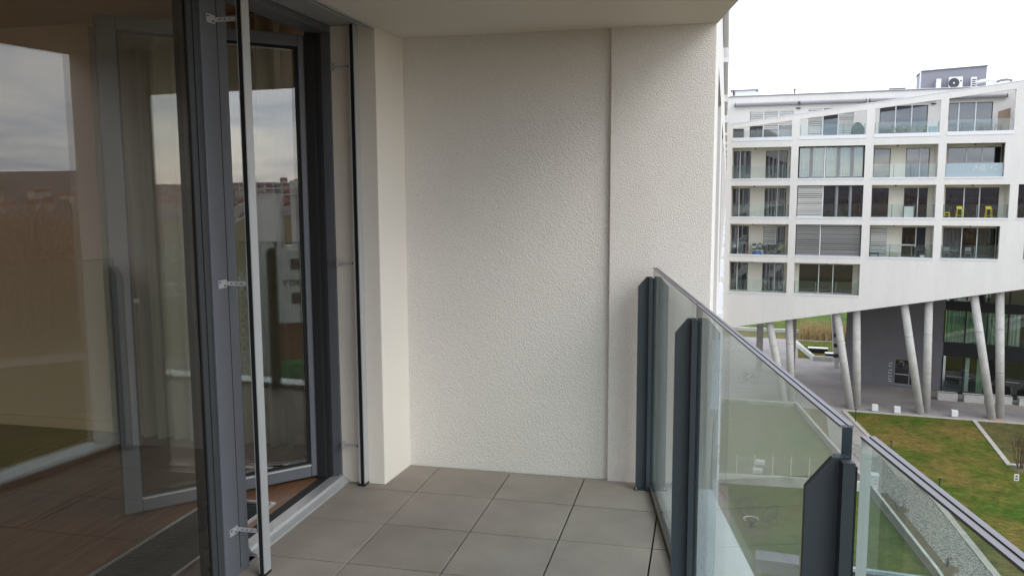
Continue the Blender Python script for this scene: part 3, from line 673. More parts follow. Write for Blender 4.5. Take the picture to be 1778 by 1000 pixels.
for (a, b) in ((1.9, 6.66), (6.84, 11.60), (11.92, 16.5), (17.2, 21.15)):
    w = MB(FR).prism_x([(1.98, 8.22), (1.70, 8.24), (1.68, 8.36), (1.74, 8.46), (1.98, 8.46)], a, b).build('awning_cassette', 'awning', far)
    MB(FR).box(a-0.06, a-0.003, 1.72, 1.98, 8.2, 8.47).build('end_cap', 'black', w); MB(FR).box(b+0.003, b+0.06, 1.72, 1.98, 8.2, 8.47).build('end_cap', 'black', w)
for u in (6.72, 11.2, 16.35): MB(FR).box(u-0.16, u+0.16, 1.9, 1.99, 7.9, 7.98).build('wall_lamp', 'black', far)
MB(FR).box(1.75, 2.6, 1.9, 1.99, 5.65, 6.45).build('vent_panel', 'dark_grey', far)
MB(FR).prism_y([(20.55, 5.65), (21.33, 5.65), (21.33, 7.4), (20.55, 7.15)], 1.2, 1.26).build('side_screen', 'wood_screen', far)

# columns
def column(ub, vb, ut, vt):
    zt = soff(ut)+0.05; n = 20; rr = 0.29
    pts = []
    for k in range(2): t_ = k; pts.append((ub+(ut-ub)*t_, vb+(vt-vb)*t_, GZ+(zt-GZ)*t_))
    o = MB(FR).tube(pts, [rr+0.01, rr], n).build('column', 'concrete', far, smooth=False)
    for p in o.data.polygons: p.use_smooth = len(p.vertices) == 4
    rg = MB(FR)
    for t_ in (0.36, 0.70):
        q = lambda e_: (ub+(ut-ub)*(t_+e_), vb+(vt-vb)*(t_+e_), GZ+(zt-GZ)*(t_+e_))
        rg.tube([q(-0.002), q(0.002)], rr+0.008, n)
    rg.build('joint_ring', 'concrete_dark', o)
for (bu, tu, bu2, tu2) in ((6.47, 5.04, 6.98, 6.57), (11.40, 10.08, 11.91, 11.54), (16.39, 14.87, 16.86, 16.60), (21.26, 19.57, 21.90, 21.30), (26.2, 24.5, 26.8, 26.2)):
    column(bu, 0.48, tu, 0.60); column(bu2, 0.98, tu2, 0.75)
for (u, v, w_) in ((6.9, 11.0, 0.7), (4.0, 13.0, 0.6)):
    MB(FR).prism_z([(u-w_/2, v-0.25), (u+w_/2, v-0.25), (u+w_/2, v+0.25), (u-w_/2, v+0.25)], GZ, soff(u)+0.1).build('rear_pier', 'concrete_dark', far)  # darker concrete carries the shade on these rear columns

# ground floor volume (turned a little)
GA = 0.212
gx, gy, _ = FW(11.45, 10.15)
GF = frame(gx, gy, 0, -TH-GA)
MB(GF).holes([(0, GZ), (7.75, GZ), (7.75, -5.0), (0, -8.0)], [[(4.05, -15.42), (5.55, -15.42), (5.55, -13.1), (4.05, -13.1)]], 0, 0.35).build('ground_floor_wall', 'grey_block', far)
MB(GF).box(0, 0.3, 0.351, 4.4, GZ, -7.6).build('ground_floor_side', 'grey_block', far)
o = MB(GF).box(4.05, 4.12, 0.08, 0.14, -15.42, -13.1).box(5.48, 5.55, 0.08, 0.14, -15.42, -13.1).box(4.12, 5.48, 0.08, 0.14, -13.17, -13.1).box(4.12, 5.48, 0.08, 0.14, -15.42, -15.25).build('entrance_door', 'mid_grey', far)
MB(GF).box(4.121, 5.479, 0.10, 0.12, -15.249, -13.171).build('pane', 'glass_far', o)
MB(GF).box(4.15, 5.2, 0.06, 0.079, -14.45, -14.40).build('push_bar', 'alu_white', o)
MB(GF).box(5.2, 5.28, 0.07, 0.15, -15.25, -13.17).build('meeting_stile', 'mid_grey', o)
MB(GF).box(4.0, 5.6, 0.36, 0.4, -15.5, -13.0).build('lobby_shade', 'unlit_interior', far)
lt = MB(GF)
for k, zz in enumerate((-13.55, -13.8, -14.15, -14.42, -14.7, -14.95, -15.15)):
    lt.box(3.62, 3.88, -0.012, -0.002, zz, zz+0.045)
    if k % 2: lt.box(3.62, 3.665, -0.012, -0.002, zz+0.046, zz+0.13)
    else: lt.box(3.83, 3.88, -0.012, -0.002, zz+0.046, zz+0.11)
lt.build('wall_lettering', 'white_paint', far)
# curtain wall
CW0 = 7.76; zs = [(-15.45, -12.45, 'pane'), (-11.25, -8.55, 'pane')]
cw = MB(GF); cw.box(CW0, 22, 0.0, 0.12, -15.6, -15.45); cw.box(CW0, 22, 0.0, 0.12, -12.45, -11.25); cw.box(CW0, 22, 0.0, 0.12, -8.55, -7.75); cwo = cw.build('glazed_front', 'black', far)
us = [CW0, 9.30, 10.85, 12.35, 13.9, 15.3, 16.8, 18.3, 20]
for u in us: MB(GF).box(u-0.05, u+0.05, -0.02, 0.11, -15.449, -12.451).box(u-0.05, u+0.05, -0.02, 0.11, -11.249, -8.551).box(u-0.05, u+0.05, -0.02, 0.11, -7.749, -5.2).build('mullion', 'black', cwo)
for a, b in zip(us[:-1], us[1:]):
    for (p, q) in ((-15.449, -12.451), (-11.249, -8.551), (-7.749, -5.4)):
        MB(GF).box(a+0.052, b-0.052, 0.03, 0.05, p, q).build('pane', 'glass_front', cwo)
for a, b, mm in ((7.85, 9.25, 'far_curtain_green'), (9.35, 10.8, 'far_curtain_green'), (10.9, 12.3, 'far_curtain_green'), (12.4, 13.2, 'far_curtain_white'), (13.9, 15.2, 'far_curtain_white')):
    c = MB(GF); n = 40; vs = []
    for k in range(n+1):
        u = a+(b-a)*k/n; d = 0.07*math.sin(u*24+1.3*math.sin(u*5)); vs += [(u, 0.2+d, -11.2), (u, 0.2+d*0.6, -8.6)]
    c.add(vs, [(2*k, 2*k+2, 2*k+3, 2*k+1) for k in range(n)]); c.build('curtain', mm, far, smooth=True)
for a, b, mm in ((9.45, 9.75, 'far_curtain_white'), (10.3, 10.9, 'far_curtain_green')):
    MB(GF).box(a, b, 0.4, 0.5, -15.4, -12.5).build('interior_pillar', mm, far)
MB(GF).box(CW0, 22, 5.0, 5.2, GZ, -5.5).box(CW0, 22, 0.13, 5.0, -11.7, -11.4).box(CW0, 22, 0.13, 5.0, GZ+0.01, GZ+0.06).build('lobby', 'unlit_interior', far)
for u in (8.1, 11.6): MB(GF).box(u, u+1.8, 0.12, 0.16, -14.22, -14.17).build('guard_bar', 'alu_white', cwo)

# roof things
hut = thing('roof_hut', 'dark grey metal plant hut on the roof of the white block', 'hut', FW(18, 6, 9.1), -TH)
MB(FR).prism_y([(15.9, 9.1), (20.4, 9.1), (20.4, 10.95), (15.9, 10.75)], 5.2, 8.5).build('hut_wall', 'hut', hut)
MB(FR).prism_y([(15.8, 10.752), (20.5, 10.962), (20.5, 11.03), (15.8, 10.82)], 5.1, 8.6).build('hut_roof', 'mid_grey', hut)
MB(FR).tube([(15.75, 5.15, 9.1), (15.75, 5.15, 10.8)], 0.05, 6).build('downpipe', 'alu_white', hut)
ld = MB(FR)
for v in (5.4, 6.0): ld.tube([(15.0, v, 9.1), (15.1, v, 9.9), (15.35, v, 11.0), (17.1, v, 11.1)], 0.035, 5); ld.tube([(15.35, v, 9.5), (15.35, v, 11.0)], 0.03, 5)
for k in range(5): ld.tube([(15.05+0.06*k, 5.4, 9.5+0.3*k), (15.05+0.06*k, 6.0, 9.5+0.3*k)], 0.025, 5)
ld.build('ladder', 'alu_white', hut)
def acunit(label, u, v, w, h, side):
    t = thing('air_conditioner', label, 'air conditioner', FW(u, v, 9.1), -TH, 'outdoor units on the roof')
    MB(FR).box(u-w/2, u+w/2, v, v+0.4, 9.12, 9.12+h).build('casing', 'white_paint', t)
    if side == 0:
        f = MB(FR); cx = u-w*0.14; cz = 9.12+h*0.55; seg = 18; rr = h*0.36
        f.add([(cx+rr*math.cos(6.283*k/seg), v-0.012, cz+rr*math.sin(6.283*k/seg)) for k in range(seg)]+[(cx+rr*math.cos(6.283*k/seg), v-0.001, cz+rr*math.sin(6.283*k/seg)) for k in range(seg)], [tuple(range(seg)), tuple(range(seg, 2*seg))[::-1]]+[(k, (k+1) % seg, seg+(k+1) % seg, seg+k) for k in range(seg)])
        f.build('fan_grille', 'dark_grey', t)
        MB(FR).box(cx-0.06, cx+0.06, v-0.02, v-0.013, cz-0.06, cz+0.06).build('fan_hub', 'white_paint', t)
        MB(FR).box(u+w*0.3, u+w*0.42, v-0.006, v-0.001, cz+0.1, cz+0.2).build('badge', 'dark_grey', t)
    elif side == 1:
        f = MB(FR)
        for k in range(5): f.box(u-w*0.35, u+w*0.35, v-0.01, v-0.001, 9.25+k*0.15, 9.33+k*0.15)
        f.build('louvre', 'dark_grey', t)
    else:
        MB(FR).prism_y([(u-w*0.9, 9.12), (u-w*0.52, 9.12), (u-w*0.52, 9.12+h)], v+0.02, v+0.3).build('hood', 'mid_grey', t)
    MB(FR).box(u-w/2, u+w/2, v+0.05, v+0.35, 9.09, 9.119).build('foot', 'dark_grey', t)
acunit('narrow white outdoor unit leftmost before the roof hut', 17.0, 4.6, 0.35, 0.95, 2)
acunit('white outdoor unit with a round fan before the roof hut', 18.2, 4.6, 0.95, 1.05, 0)
acunit('slim louvred outdoor unit rightmost before the roof hut', 19.45, 4.6, 0.38, 0.98, 1)
t = thing('roof_vent', 'flat metal roof outlet at the left end of the white block', 'vent', FW(2.4, 3, 9.1), -TH)
MB(FR).box(1.55, 3.4, 2.6, 4.0, 9.1, 9.55).build('vent_body', 'sill', t); MB(FR).box(1.4, 3.6, 2.5, 4.1, 9.551, 9.63).build('vent_lid', 'mid_grey', t)
MB(FR).tube([(1.7, 2.55, 9.1), (1.7, 2.55, 9.5)], 0.08, 6).build('pipe', 'dark_grey', t)
t = thing('roof_pipe', 'small black vent pipe on the white roof edge', 'pipe', FW(6.4, 2.5, 9.1), -TH)
MB(FR).tube([(6.4, 2.5, 9.06), (6.4, 2.5, 9.42)], 0.06, 8).tube([(6.4, 2.5, 9.43), (6.4, 2.5, 9.5)], 0.13, 8).build('pipe_cap', 'dark_grey', t)
t = thing('skylight', 'low skylight box on the roof left of the hut', 'skylight', FW(12.5, 4, 9.1), -TH)
MB(FR).box(11.7, 13.2, 3.6, 4.8, 9.1, 9.3).build('skylight_kerb', 'sill', t); MB(FR).box(13.6, 14.4, 3.6, 4.2, 9.1, 9.22).box(13.4, 14.6, 3.6, 4.2, 9.32, 9.4).box(13.95, 14.05, 3.8, 4.0, 9.221, 9.319).build('skylight_dome', 'mid_grey', t)
for lab, u, s_ in (('curved white duct beside the roof hut', 20.1, 1.0), ('grey bent duct at the right end of the roof', 21.3, 0.8)):
    pts = [(u-0.75*s_, 3.4, 9.5), (u-0.35*s_, 3.4, 9.62), (u+0.1*s_, 3.4, 9.66), (u+0.5*s_, 3.4, 9.62), (u+0.6*s_, 3.4, 9.3), (u+0.6*s_, 3.4, 9.05)]
    tag(MB(FR).tube(pts, 0.13*s_, 10).build('roof_duct', 'white_paint' if s_ == 1 else 'mid_grey', None, smooth=True), lab, 'duct')

# things standing on the loggias
def stool(label, u, v, z, h=0.72, low=False):
    t = thing('bar_stool', label, 'stool', FW(u, v, z), -TH, 'yellow stools on the loggia')
    w = 0.19
    MB(FR).box(u-w, u+w, v-w, v+w, z+h-0.05, z+h).build('seat', 'yellow', t, bevel=0.012)
    if not low: MB(FR).box(u-w, u+w, v+w-0.03, v+w, z+h+0.001, z+h+0.16).build('backrest', 'yellow', t, bevel=0.01)
    for sx in (-1, 1):
        for sy in (-1, 1):
            MB(FR).tube([(u+sx*w*0.85, v+sy*w*0.85, z+h-0.05), (u+sx*w*1.1, v+sy*w*1.1, z+0.0)], 0.018, 6).build('leg', 'yellow', t)
    MB(FR).box(u-w*0.95, u+w*0.95, v-w*1.0, v-w*0.9, z+0.22, z+0.245).build('footrest', 'yellow', t)
z3 = BOT[3]+0.032+0.002
stool('yellow metal bar stool left of centre on the loggia with dark blinds', 18.33, 0.8, z3, 0.74)
stool('yellow metal bar stool rightmost on the loggia with dark blinds', 20.25, 0.8, z3, 0.74)
stool('low yellow stool at the left end of the loggia with dark blinds', 17.48, 0.8, z3, 0.46, True)
z1f = 5.44
t = thing('covered_grill', 'kettle grill under a dark green cover on the roof terrace', 'grill', FW(11.05, 0.8, z1f), -TH)
pts = [(0.44, 0), (0.48, 0.35), (0.47, 0.62), (0.38, 0.88), (0.26, 1.0), (0.22, 1.1), (0.05, 1.16)]
cv = MB(FR); seg = 22; vs = []; fs = []
for i, (rr, zz) in enumerate(pts):
    for k in range(seg):
        a = 6.283*k/seg; q = rr*(1+0.06*math.sin(5*a+i)+0.03*math.sin(11*a)); vs.append((11.05+q*math.cos(a), 0.8+0.75*q*math.sin(a), z1f+0.03+zz))
for i in range(len(pts)-1):
    for k in range(seg): fs.append((i*seg+k, i*seg+(k+1) % seg, (i+1)*seg+(k+1) % seg, (i+1)*seg+k))
fs.append(tuple((len(pts)-1)*seg+k for k in range(seg))); cv.add(vs, fs); cv.build('cover', 'green_cover', t, smooth=True)
MB(FR).box(10.75, 10.82, 0.7, 0.77, z1f-0.02, z1f+0.04).box(11.28, 11.35, 0.7, 0.77, z1f-0.02, z1f+0.04).build('wheel', 'black', t)
def leafball(mb, u, v, z, ru, rz, n, size, m=0):
    for k in range(n):
        while True:
            p = Vector((rnd.uniform(-1, 1), rnd.uniform(-1, 1), rnd.uniform(-1, 1)))
            if p.length < 1: break
        c = Vector((u+p.x*ru, v+p.y*ru, z+p.z*rz)); a = Vector((rnd.gauss(0, 1), rnd.gauss(0, 1), rnd.gauss(0, 1))).normalized()
        b = a.orthogonal().normalized(); s_ = size*rnd.uniform(0.6, 1.3)
        mb.add([tuple(c-a*s_), tuple(c+b*s_*0.45), tuple(c+a*s_), tuple(c-b*s_*0.45)], [(0, 1, 2, 3)], m)
def potplant(label, u, v, z, pot, h, leafm, n=60, w=0.3, potm='dark_grey', stems=True):
    t = thing('potted_plant', label, 'plant', FW(u, v, z), -TH, 'potted plants on the far balconies')
    pw, ph = pot
    MB(FR).prism_y([(u-pw*0.42, z), (u+pw*0.42, z), (u+pw*0.5, z+ph), (u-pw*0.5, z+ph)], v-0.13, v+0.13).build('pot', potm, t)
    L = MB(FR); leafball(L, u, v, z+ph+h*0.4, w, h*0.45, n, 0.07)
    L.build('foliage', leafm, t)
    if stems:
        s_ = MB(FR)
        for k in range(3): x = u+rnd.uniform(-w*0.6, w*0.6); s_.tube([(u, v, z+ph*0.9), (x, v, z+ph+h*rnd.uniform(0.7, 1.15))], 0.012, 4)
        s_.build('stem', 'twig', t)
pz = 5.50
potplant('dark leafy plant in a box leftmost on the planted terrace', 12.75, 0.65, pz, (0.5, 0.28), 0.45, 'leaf_dark')
potplant('bright green plant second along the planted terrace', 13.45, 0.65, pz, (0.7, 0.30), 0.55, 'leaf')
potplant('tall flowering green plant in the middle of the planted terrace', 14.1, 0.65, pz, (0.7, 0.28), 0.6, 'leaf')
potplant('green plant right of the middle of the planted terrace', 14.75, 0.65, pz, (0.6, 0.28), 0.55, 'leaf')
potplant('sparse plant behind glass right on the planted terrace', 15.55, 0.65, pz, (0.5, 0.25), 0.6, 'leaf', 30)
t = thing('storage_box', 'pale grey box at the right end of the planted terrace', 'box', FW(16.2, 0.6, pz), -TH)
MB(FR).box(15.95, 16.45, 0.4, 0.8, pz, pz+0.62).build('box_body', 'glass_frost', t); MB(FR).box(15.92, 16.48, 0.37, 0.83, pz+0.621, pz+0.67).build('box_lid', 'white_paint', t)
for k, (u, w, lab) in enumerate(((18.1, 1.3, 'long low planter box with dry stems left on the upper right terrace'), (19.5, 0.9, 'low planter box with dry stems in the middle of the upper right terrace'), (20.4, 0.9, 'low planter box with bare branches right on the upper right terrace'))):
    t = thing('planter_box', lab, 'planter', FW(u, 0.7, 5.5), -TH, 'planters on the upper right terrace')
    MB(FR).prism_y([(u-w*0.48, 5.5), (u+w*0.48, 5.5), (u+w*0.5, 5.72), (u-w*0.5, 5.72)], 0.55, 0.85).build('box', 'dark_grey', t)
    s_ = MB(FR)
    for q in range(26):
        x = u+rnd.uniform(-w*0.45, w*0.45); y2 = 0.7+rnd.uniform(-0.1, 0.1); hh = rnd.uniform(0.2, 0.55)*(1.5 if k == 2 else 1.0)
        s_.tube([(x, y2, 5.7), (x+rnd.uniform(-0.12, 0.12), y2, 5.72+hh*0.6), (x+rnd.uniform(-0.25, 0.25), y2+rnd.uniform(-.1, .1), 5.72+hh)], [0.01, 0.008, 0.004], 4)
    s_.build('stems', 'twig', t)
# decoration on the frosted balustrade (row 2, right)
t = MB(FR).box(17.15, 20.85, 0.135, 0.15, 2.46, 3.42).build('frosted_panel', 'glass_frost', far)
dc = MB(FR)
for k in range(34):
    u = 18.95+abs(rnd.gauss(0, 0.75)); z = 3.1+rnd.gauss(0, 0.12); s_ = rnd.uniform(0.02, 0.055)
    if u > 20.75: continue
    dc.add([(u-s_, 0.13, z), (u, 0.13, z+s_), (u+s_, 0.13, z), (u, 0.13, z-s_)], [(0, 1, 2, 3)])
dc.build('flower_sticker', 'white_paint', t)
# clutter on row 4
z4 = BOT[4]+0.034
def chair(label, name, u, v, z, m='dark_grey', w=0.42, seat=0.44, back=0.85, arms=False, cat='chair', group='chairs on the far loggias'):
    t = thing(name, label, cat, FW(u, v, z), -TH, group)
    MB(FR).box(u-w/2, u+w/2, v-w/2, v+w/2, z+seat-0.04, z+seat).build('seat', m, t)
    MB(FR).box(u-w/2, u+w/2, v+w/2-0.03, v+w/2, z+seat+0.10, z+back).build('backrest', m, t)
    for sx in (-1, 1):
        MB(FR).tube([(u+sx*(w/2-0.02), v-w/2+0.02, z), (u+sx*(w/2-0.02), v-w/2+0.02, z+seat-0.041)], 0.014, 5).build('leg', m, t)
        MB(FR).tube([(u+sx*(w/2-0.02), v+w/2-0.015, z), (u+sx*(w/2-0.02), v+w/2-0.015, z+back)], 0.014, 5).build('leg', m, t)
        if arms: MB(FR).box(u+sx*w/2-0.03, u+sx*w/2+0.03, v-w/2, v+w/2, z+seat+0.18, z+seat+0.22).build('armrest', m, t)
chair('folding garden chair left of the bistro table on the curtained loggia', 'folding_chair', 17.65, 0.9, z4, 'mid_grey')
chair('folding garden chair in front of the pale curtain panel', 'folding_chair', 19.1, 0.9, z4, 'mid_grey')
t = thing('bistro_table', 'small folding table on the curtained loggia', 'table', FW(18.1, 0.7, z4), -TH)
MB(FR).box(17.85, 18.4, 0.5, 0.95, z4+0.6, z4+0.63).build('table_top', 'mid_grey', t)
for q in (0.55, 0.9): MB(FR).tube([(17.9, q, z4), (18.35, q, z4+0.599)], 0.015, 5).build('leg', 'dark_grey', t); MB(FR).tube([(18.35, q, z4), (17.9, q, z4+0.599)], 0.015, 5).build('leg', 'dark_grey', t)
chair('dark lounge chair at the right end of the loggia with the white table', 'lounge_chair', 15.85, 0.8, z4, 'dark_grey', 0.75, 0.38, 0.8, True)
t = thing('side_table', 'white table with slab legs before the beige loggia wall', 'table', FW(14.0, 1.1, z4), -TH)
MB(FR).box(13.5, 14.5, 0.9, 1.3, z4+0.46, z4+0.52).build('table_top', 'white_paint', t)
for u in (13.52, 14.42): MB(FR).box(u, u+0.06, 0.9, 1.3, z4, z4+0.459).build('leg', 'white_paint', t)
t = thing('bench', 'low dark bench with a grey cushion before the pale blind', 'bench', FW(12.6, 0.7, z4), -TH)
MB(FR).box(12.25, 12.95, 0.5, 0.9, z4+0.22, z4+0.38).build('seat', 'dark_grey', t); MB(FR).box(12.3, 12.9, 0.55, 0.85, z4+0.381, z4+0.5).build('cushion', 'glass_frost', t); MB(FR).box(12.28, 12.34, 0.52, 0.88, z4, z4+0.219).box(12.86, 12.92, 0.52, 0.88, z4, z4+0.219).build('leg', 'dark_grey', t)
t = thing('flower_pot', 'white flower pot beside the dark lounge chair', 'pot', FW(15.9, 0.4, z4), -TH); MB(FR).prism_y([(15.78, z4), (16.02, z4), (16.06, z4+0.25), (15.74, z4+0.25)], 0.3, 0.5).build('pot_body', 'white_paint', t)
t = thing('blue_bag', 'blue bag on the cluttered left loggia floor', 'bag', FW(4.0, 0.5, z4), -TH)
cv = MB(FR); vs = []; fs = []; seg = 12
for i, (k1, zz) in enumerate(((0.9, 0), (1.0, 0.12), (0.95, 0.26), (0.6, 0.34))):
    for k in range(seg): a = 6.283*k/seg; vs.append((3.95+0.36*k1*math.cos(a)*(1+0.1*math.sin(3*a)), 0.55+0.2*k1*math.sin(a), z4+zz+0.02*math.sin(4*a)))
for i in range(3):
    for k in range(seg): fs.append((i*seg+k, i*seg+(k+1) % seg, (i+1)*seg+(k+1) % seg, (i+1)*seg+k))
fs.append(tuple(3*seg+k for k in range(seg))); cv.add(vs, fs); cv.build('bag_body', 'blue', t, smooth=True); MB(FR).tube([(3.8, 0.55, z4+0.33), (3.95, 0.55, z4+0.45), (4.1, 0.55, z4+0.33)], 0.015, 5).build('handle', 'white_paint', t)
t = thing('shelf_bench', 'white bench with baskets against the cluttered loggia wall', 'bench', FW(4.2, 1.2, z4), -TH)
MB(FR).box(3.55, 4.5, 1.0, 1.4, z4+0.4, z4+0.5).build('bench_top', 'leaf_dark', t); MB(FR).box(3.6, 4.45, 1.05, 1.4, z4+0.05, z4+0.39).build('bench_body', 'white_paint', t)
t = thing('basket', 'round dark basket on the white loggia bench', 'basket', FW(4.15, 1.2, z4+0.5), -TH)
bk = MB(FR); bk.tube([(4.15+0.24*math.cos(math.pi*k/10), 1.2, z4+0.52+0.34*math.sin(math.pi*k/10)) for k in range(11)], 0.05, 6); bk.build('basket_hoop', 'dark_grey', t); MB(FR).prism_y([(3.95, z4+0.501), (4.35, z4+0.501), (4.32, z4+0.62), (3.98, z4+0.62)], 1.05, 1.35).build('basket_body', 'mid_grey', t)
t = thing('white_crate', 'small white crate beside the round basket', 'crate', FW(3.7, 1.2, z4+0.5), -TH); MB(FR).box(3.58, 3.83, 1.08, 1.35, z4+0.501, z4+0.7).build('crate_body', 'white_paint', t); MB(FR).box(3.57, 3.84, 1.07, 1.36, z4+0.701, z4+0.86).build('crate_lid', 'dark_grey', t)
chair('black wicker armchair on the cluttered left loggia', 'armchair', 5.05, 0.9, z4, 'black', 0.95, 0.4, 0.82, True)
potplant('large yellow dried hydrangea at the right end of the cluttered loggia', 5.95, 0.6, z4, (0.4, 0.25), 0.75, 'leaf_dry', 150, 0.34, 'mid_grey')
potplant('thin reddish plant by the left loggia window', 3.15, 1.1, z4, (0.22, 0.2), 1.05, 'terracotta', 40, 0.1, 'terracotta')
potplant('black pot plant leftmost on the cluttered loggia', 2.15, 0.8, z4, (0.35, 0.5), 0.35, 'white_paint', 10, 0.12, 'black', False)
t = thing('frosted_cabinet', 'pale glass-fronted cabinet behind the middle loggia balustrade', 'cabinet', FW(15.0, 1.3, z3), -TH); MB(FR).box(14.62, 15.3, 1.1, 1.5, z3, z3+0.85).build('cabinet_body', 'far_curtain_white', t); MB(FR).box(14.6, 15.32, 1.08, 1.52, z3+0.851, z3+0.88).build('cabinet_top', 'white_paint', t)

# ================================================================== GROUND
def sheet(name, poly, z, m, th=0.03, fr=FR):
    return struct(MB(fr).prism_z(poly, z-th, z).build(name, m))
gr = MB(); S = 2600
gr.add([(-S, -S, GZ-0.06), (S, -S, GZ-0.06), (S, S, GZ-0.06), (-S, S, GZ-0.06)], [(0, 1, 2, 3)]); struct(gr.build('ground', 'ground_mat'))
sheet('pavement', [(-2, 31), (-2, -0.5), (9.5, -0.5), (9.5, -30), (16, -30), (16, -0.3), (42, -0.3), (42, 31)], GZ, 'paving')
sheet('lawn', [(11.05, -0.62), (19.75, -0.42), (19.75, -11.1), (45, -11.6), (45, -64), (19.4, -64), (15.9, -28.15), (14.8, -19.0), (13.05, -11.2)], GZ+0.012, 'lawn_a', 0.05)
sheet('lawn', [(20.06, -0.42), (45, -0.42), (45, -10.85), (20.06, -10.75)], GZ+0.008, 'lawn_c', 0.05)
kb = MB(FR); kb.prism_z([(10.85, -0.60), (10.85, -0.30), (45, -0.12), (45, -0.40)], GZ-0.05, GZ+0.06); kb.prism_z([(19.76, -0.45), (20.05, -0.45), (20.05, -10.74), (19.76, -11.08)], GZ-0.05, GZ+0.065); kb.prism_z([(19.76, -11.09), (20.05, -10.76), (45, -10.86), (45, -11.14)], GZ-0.05, GZ+0.068)
kb.prism_z([(10.72, -0.60), (11.04, -0.61), (13.04, -11.2), (14.79, -19.0), (15.89, -28.15), (19.39, -64), (19.0, -64), (15.55, -28.15), (14.45, -19.0), (12.75, -11.2)], GZ-0.05, GZ+0.055)
struct(kb.build('lawn_edging', 'edging'))
sheet('gravel_path', [(10.3, -8.0), (12.55, -11.2), (14.44, -19.0), (15.54, -28.15), (18.95, -64), (16.2, -64), (13.95, -28.75), (12.2, -18.6), (10.55, -10)], GZ+0.02, 'gravel', 0.05)
sheet('planting_strip', [(11.62, -18.7), (12.19, -18.6), (13.94, -28.75), (16.1, -46), (15.5, -46), (13.38, -28.9)], GZ+0.03, 'soil', 0.06)
sheet('garden_lawn', [(1.1, -0.7), (7.2, -0.55), (9.45, -11.2), (11.0, -18.2), (10.9, -18.6), (2.6, -19.5)], GZ+0.004, 'lawn_b', 0.05)
sheet('garden_lawn', [(2.7, -19.9), (11.15, -18.8), (13.05, -29.0), (15.0, -46), (4.0, -46), (3.2, -21)], GZ+0.006, 'lawn_b', 0.05)
sheet('terrace', [(2.4, -20.2), (3.5, -20.2), (5.6, -46), (3.5, -46)], GZ+0.014, 'terrace', 0.03)
st = MB(FR).prism_z([(20.9, 0.2), (21.9, 0.2), (21.95, 0.5), (21.0, 0.45)], GZ+0.001, GZ+0.005)
st.build('orange_marking', 'orange_mark'); bpy.data.objects['orange_marking']['kind'] = 'structure'

# low walls
def lowwall(name, label, pts, h, w, m, cat='wall', z=GZ):
    mb = MB(FR); L, Rr = [], []
    for i, p in enumerate(pts):
        a = Vector(pts[max(i-1, 0)]); b = Vector(pts[min(i+1, len(pts)-1)]); d = (b-a).normalized(); n = Vector((-d.y, d.x))*w/2
        L.append((p[0]+n.x, p[1]+n.y)); Rr.append((p[0]-n.x, p[1]-n.y))
    mb.prism_z(L+Rr[::-1], z-0.1, z+h)
    return tag(mb.build(name, m, None, bevel=0.015), label, cat)
lowwall('garden_wall', 'pale low wall around the far garden lawn beside the columns', [(1.35, -0.95), (7.35, -0.45), (9.6, -11.2), (11.15, -18.0)], 0.42, 0.16, 'concrete_wall')
lowwall('retaining_wall', 'long low concrete wall between the near lawn and the planting strip', [(11.33, -18.4), (13.2, -29.0), (15.2, -46)], 0.38, 0.16, 'concrete_wall')
lowwall('fence_plinth', 'mossy concrete plinth under the garden wire fence', [(2.7, -19.7), (11.1, -18.55)], 0.55, 0.2, 'concrete_wall')
iv = MB(FR)
for k in range(900):
    u = rnd.uniform(1.4, 7.3); v = -0.95+0.085*(u-1.35)-0.13-abs(rnd.gauss(0, 0.12)); leafball(iv, u, v, GZ+rnd.uniform(0.02, 0.36), 0.05, 0.05, 1, 0.06)
tag(iv.build('ivy', 'leaf', None), 'green ivy climbing the pale low garden wall', 'ivy', kind='stuff')
fe = thing('wire_fence', 'garden wire fence with thin pale posts on a concrete plinth', 'fence', FW(6.8, -19.1, GZ+0.55), -TH)
P = []
for k in range(9):
    t_ = k/8; u = 2.9+t_*8.1; v = -19.67+t_*1.1; P.append((u, v)); MB(FR).tube([(u, v, GZ+0.53), (u, v, GZ+1.75)], 0.028, 6).build('post', 'alu_white', fe)
wr = MB(FR)
for k in range(14):
    z = GZ+0.62+k*0.085; wr.tube([(2.9, -19.67, z), (11.0, -18.57, z)], 0.004, 3)
for k in range(80): t_ = k/80; wr.tube([(2.9+t_*8.1, -19.67+t_*1.1, GZ+0.6), (2.9+t_*8.1, -19.67+t_*1.1, GZ+1.74)], 0.004, 3)
tag(wr.build('wire_mesh', 'mid_grey', fe), kind='stuff')
for k, (u, v, z) in enumerate(((5.15, -15.9, GZ+0.0), (5.05, -17.6, GZ+0.0))):
    t = thing('garden_lamp', ('far' if k == 0 else 'near')+' small white box lamp on the lawn behind the wire fence', 'lamp', FW(u, v), -TH, 'box lamps on the garden lawn')
    MB(FR).box(u-0.28, u+0.28, v-0.15, v+0.15, GZ+0.1, GZ+0.36).build('lamp_head', 'white_paint', t); MB(FR).box(u-0.05, u+0.05, v-0.05, v+0.05, GZ, GZ+0.099).build('lamp_foot', 'mid_grey', t)
t = thing('utility_box', 'white metal box on the corner of the garden wall', 'box', FW(11.3, -17.7), -TH)
MB(FR).box(10.9, 11.75, -18.1, -17.5, GZ, GZ+0.75).build('box_body', 'white_paint', t); MB(FR).box(10.86, 11.79, -18.14, -17.46, GZ+0.751, GZ+0.80).build('box_lid', 'alu_white', t)
for k in range(4): MB(FR).box(11.55+0.07*(k % 2), 11.59+0.07*(k % 2), -18.112, -18.101, GZ+0.3+0.2*(k//2), GZ+0.36+0.2*(k//2)).build('bolt', 'dark_grey', t)
t = thing('panel_fence', 'dark panel fence with a pale blue top rail at the end of the near garden', 'fence', FW(11.3, -31.7), -TH)
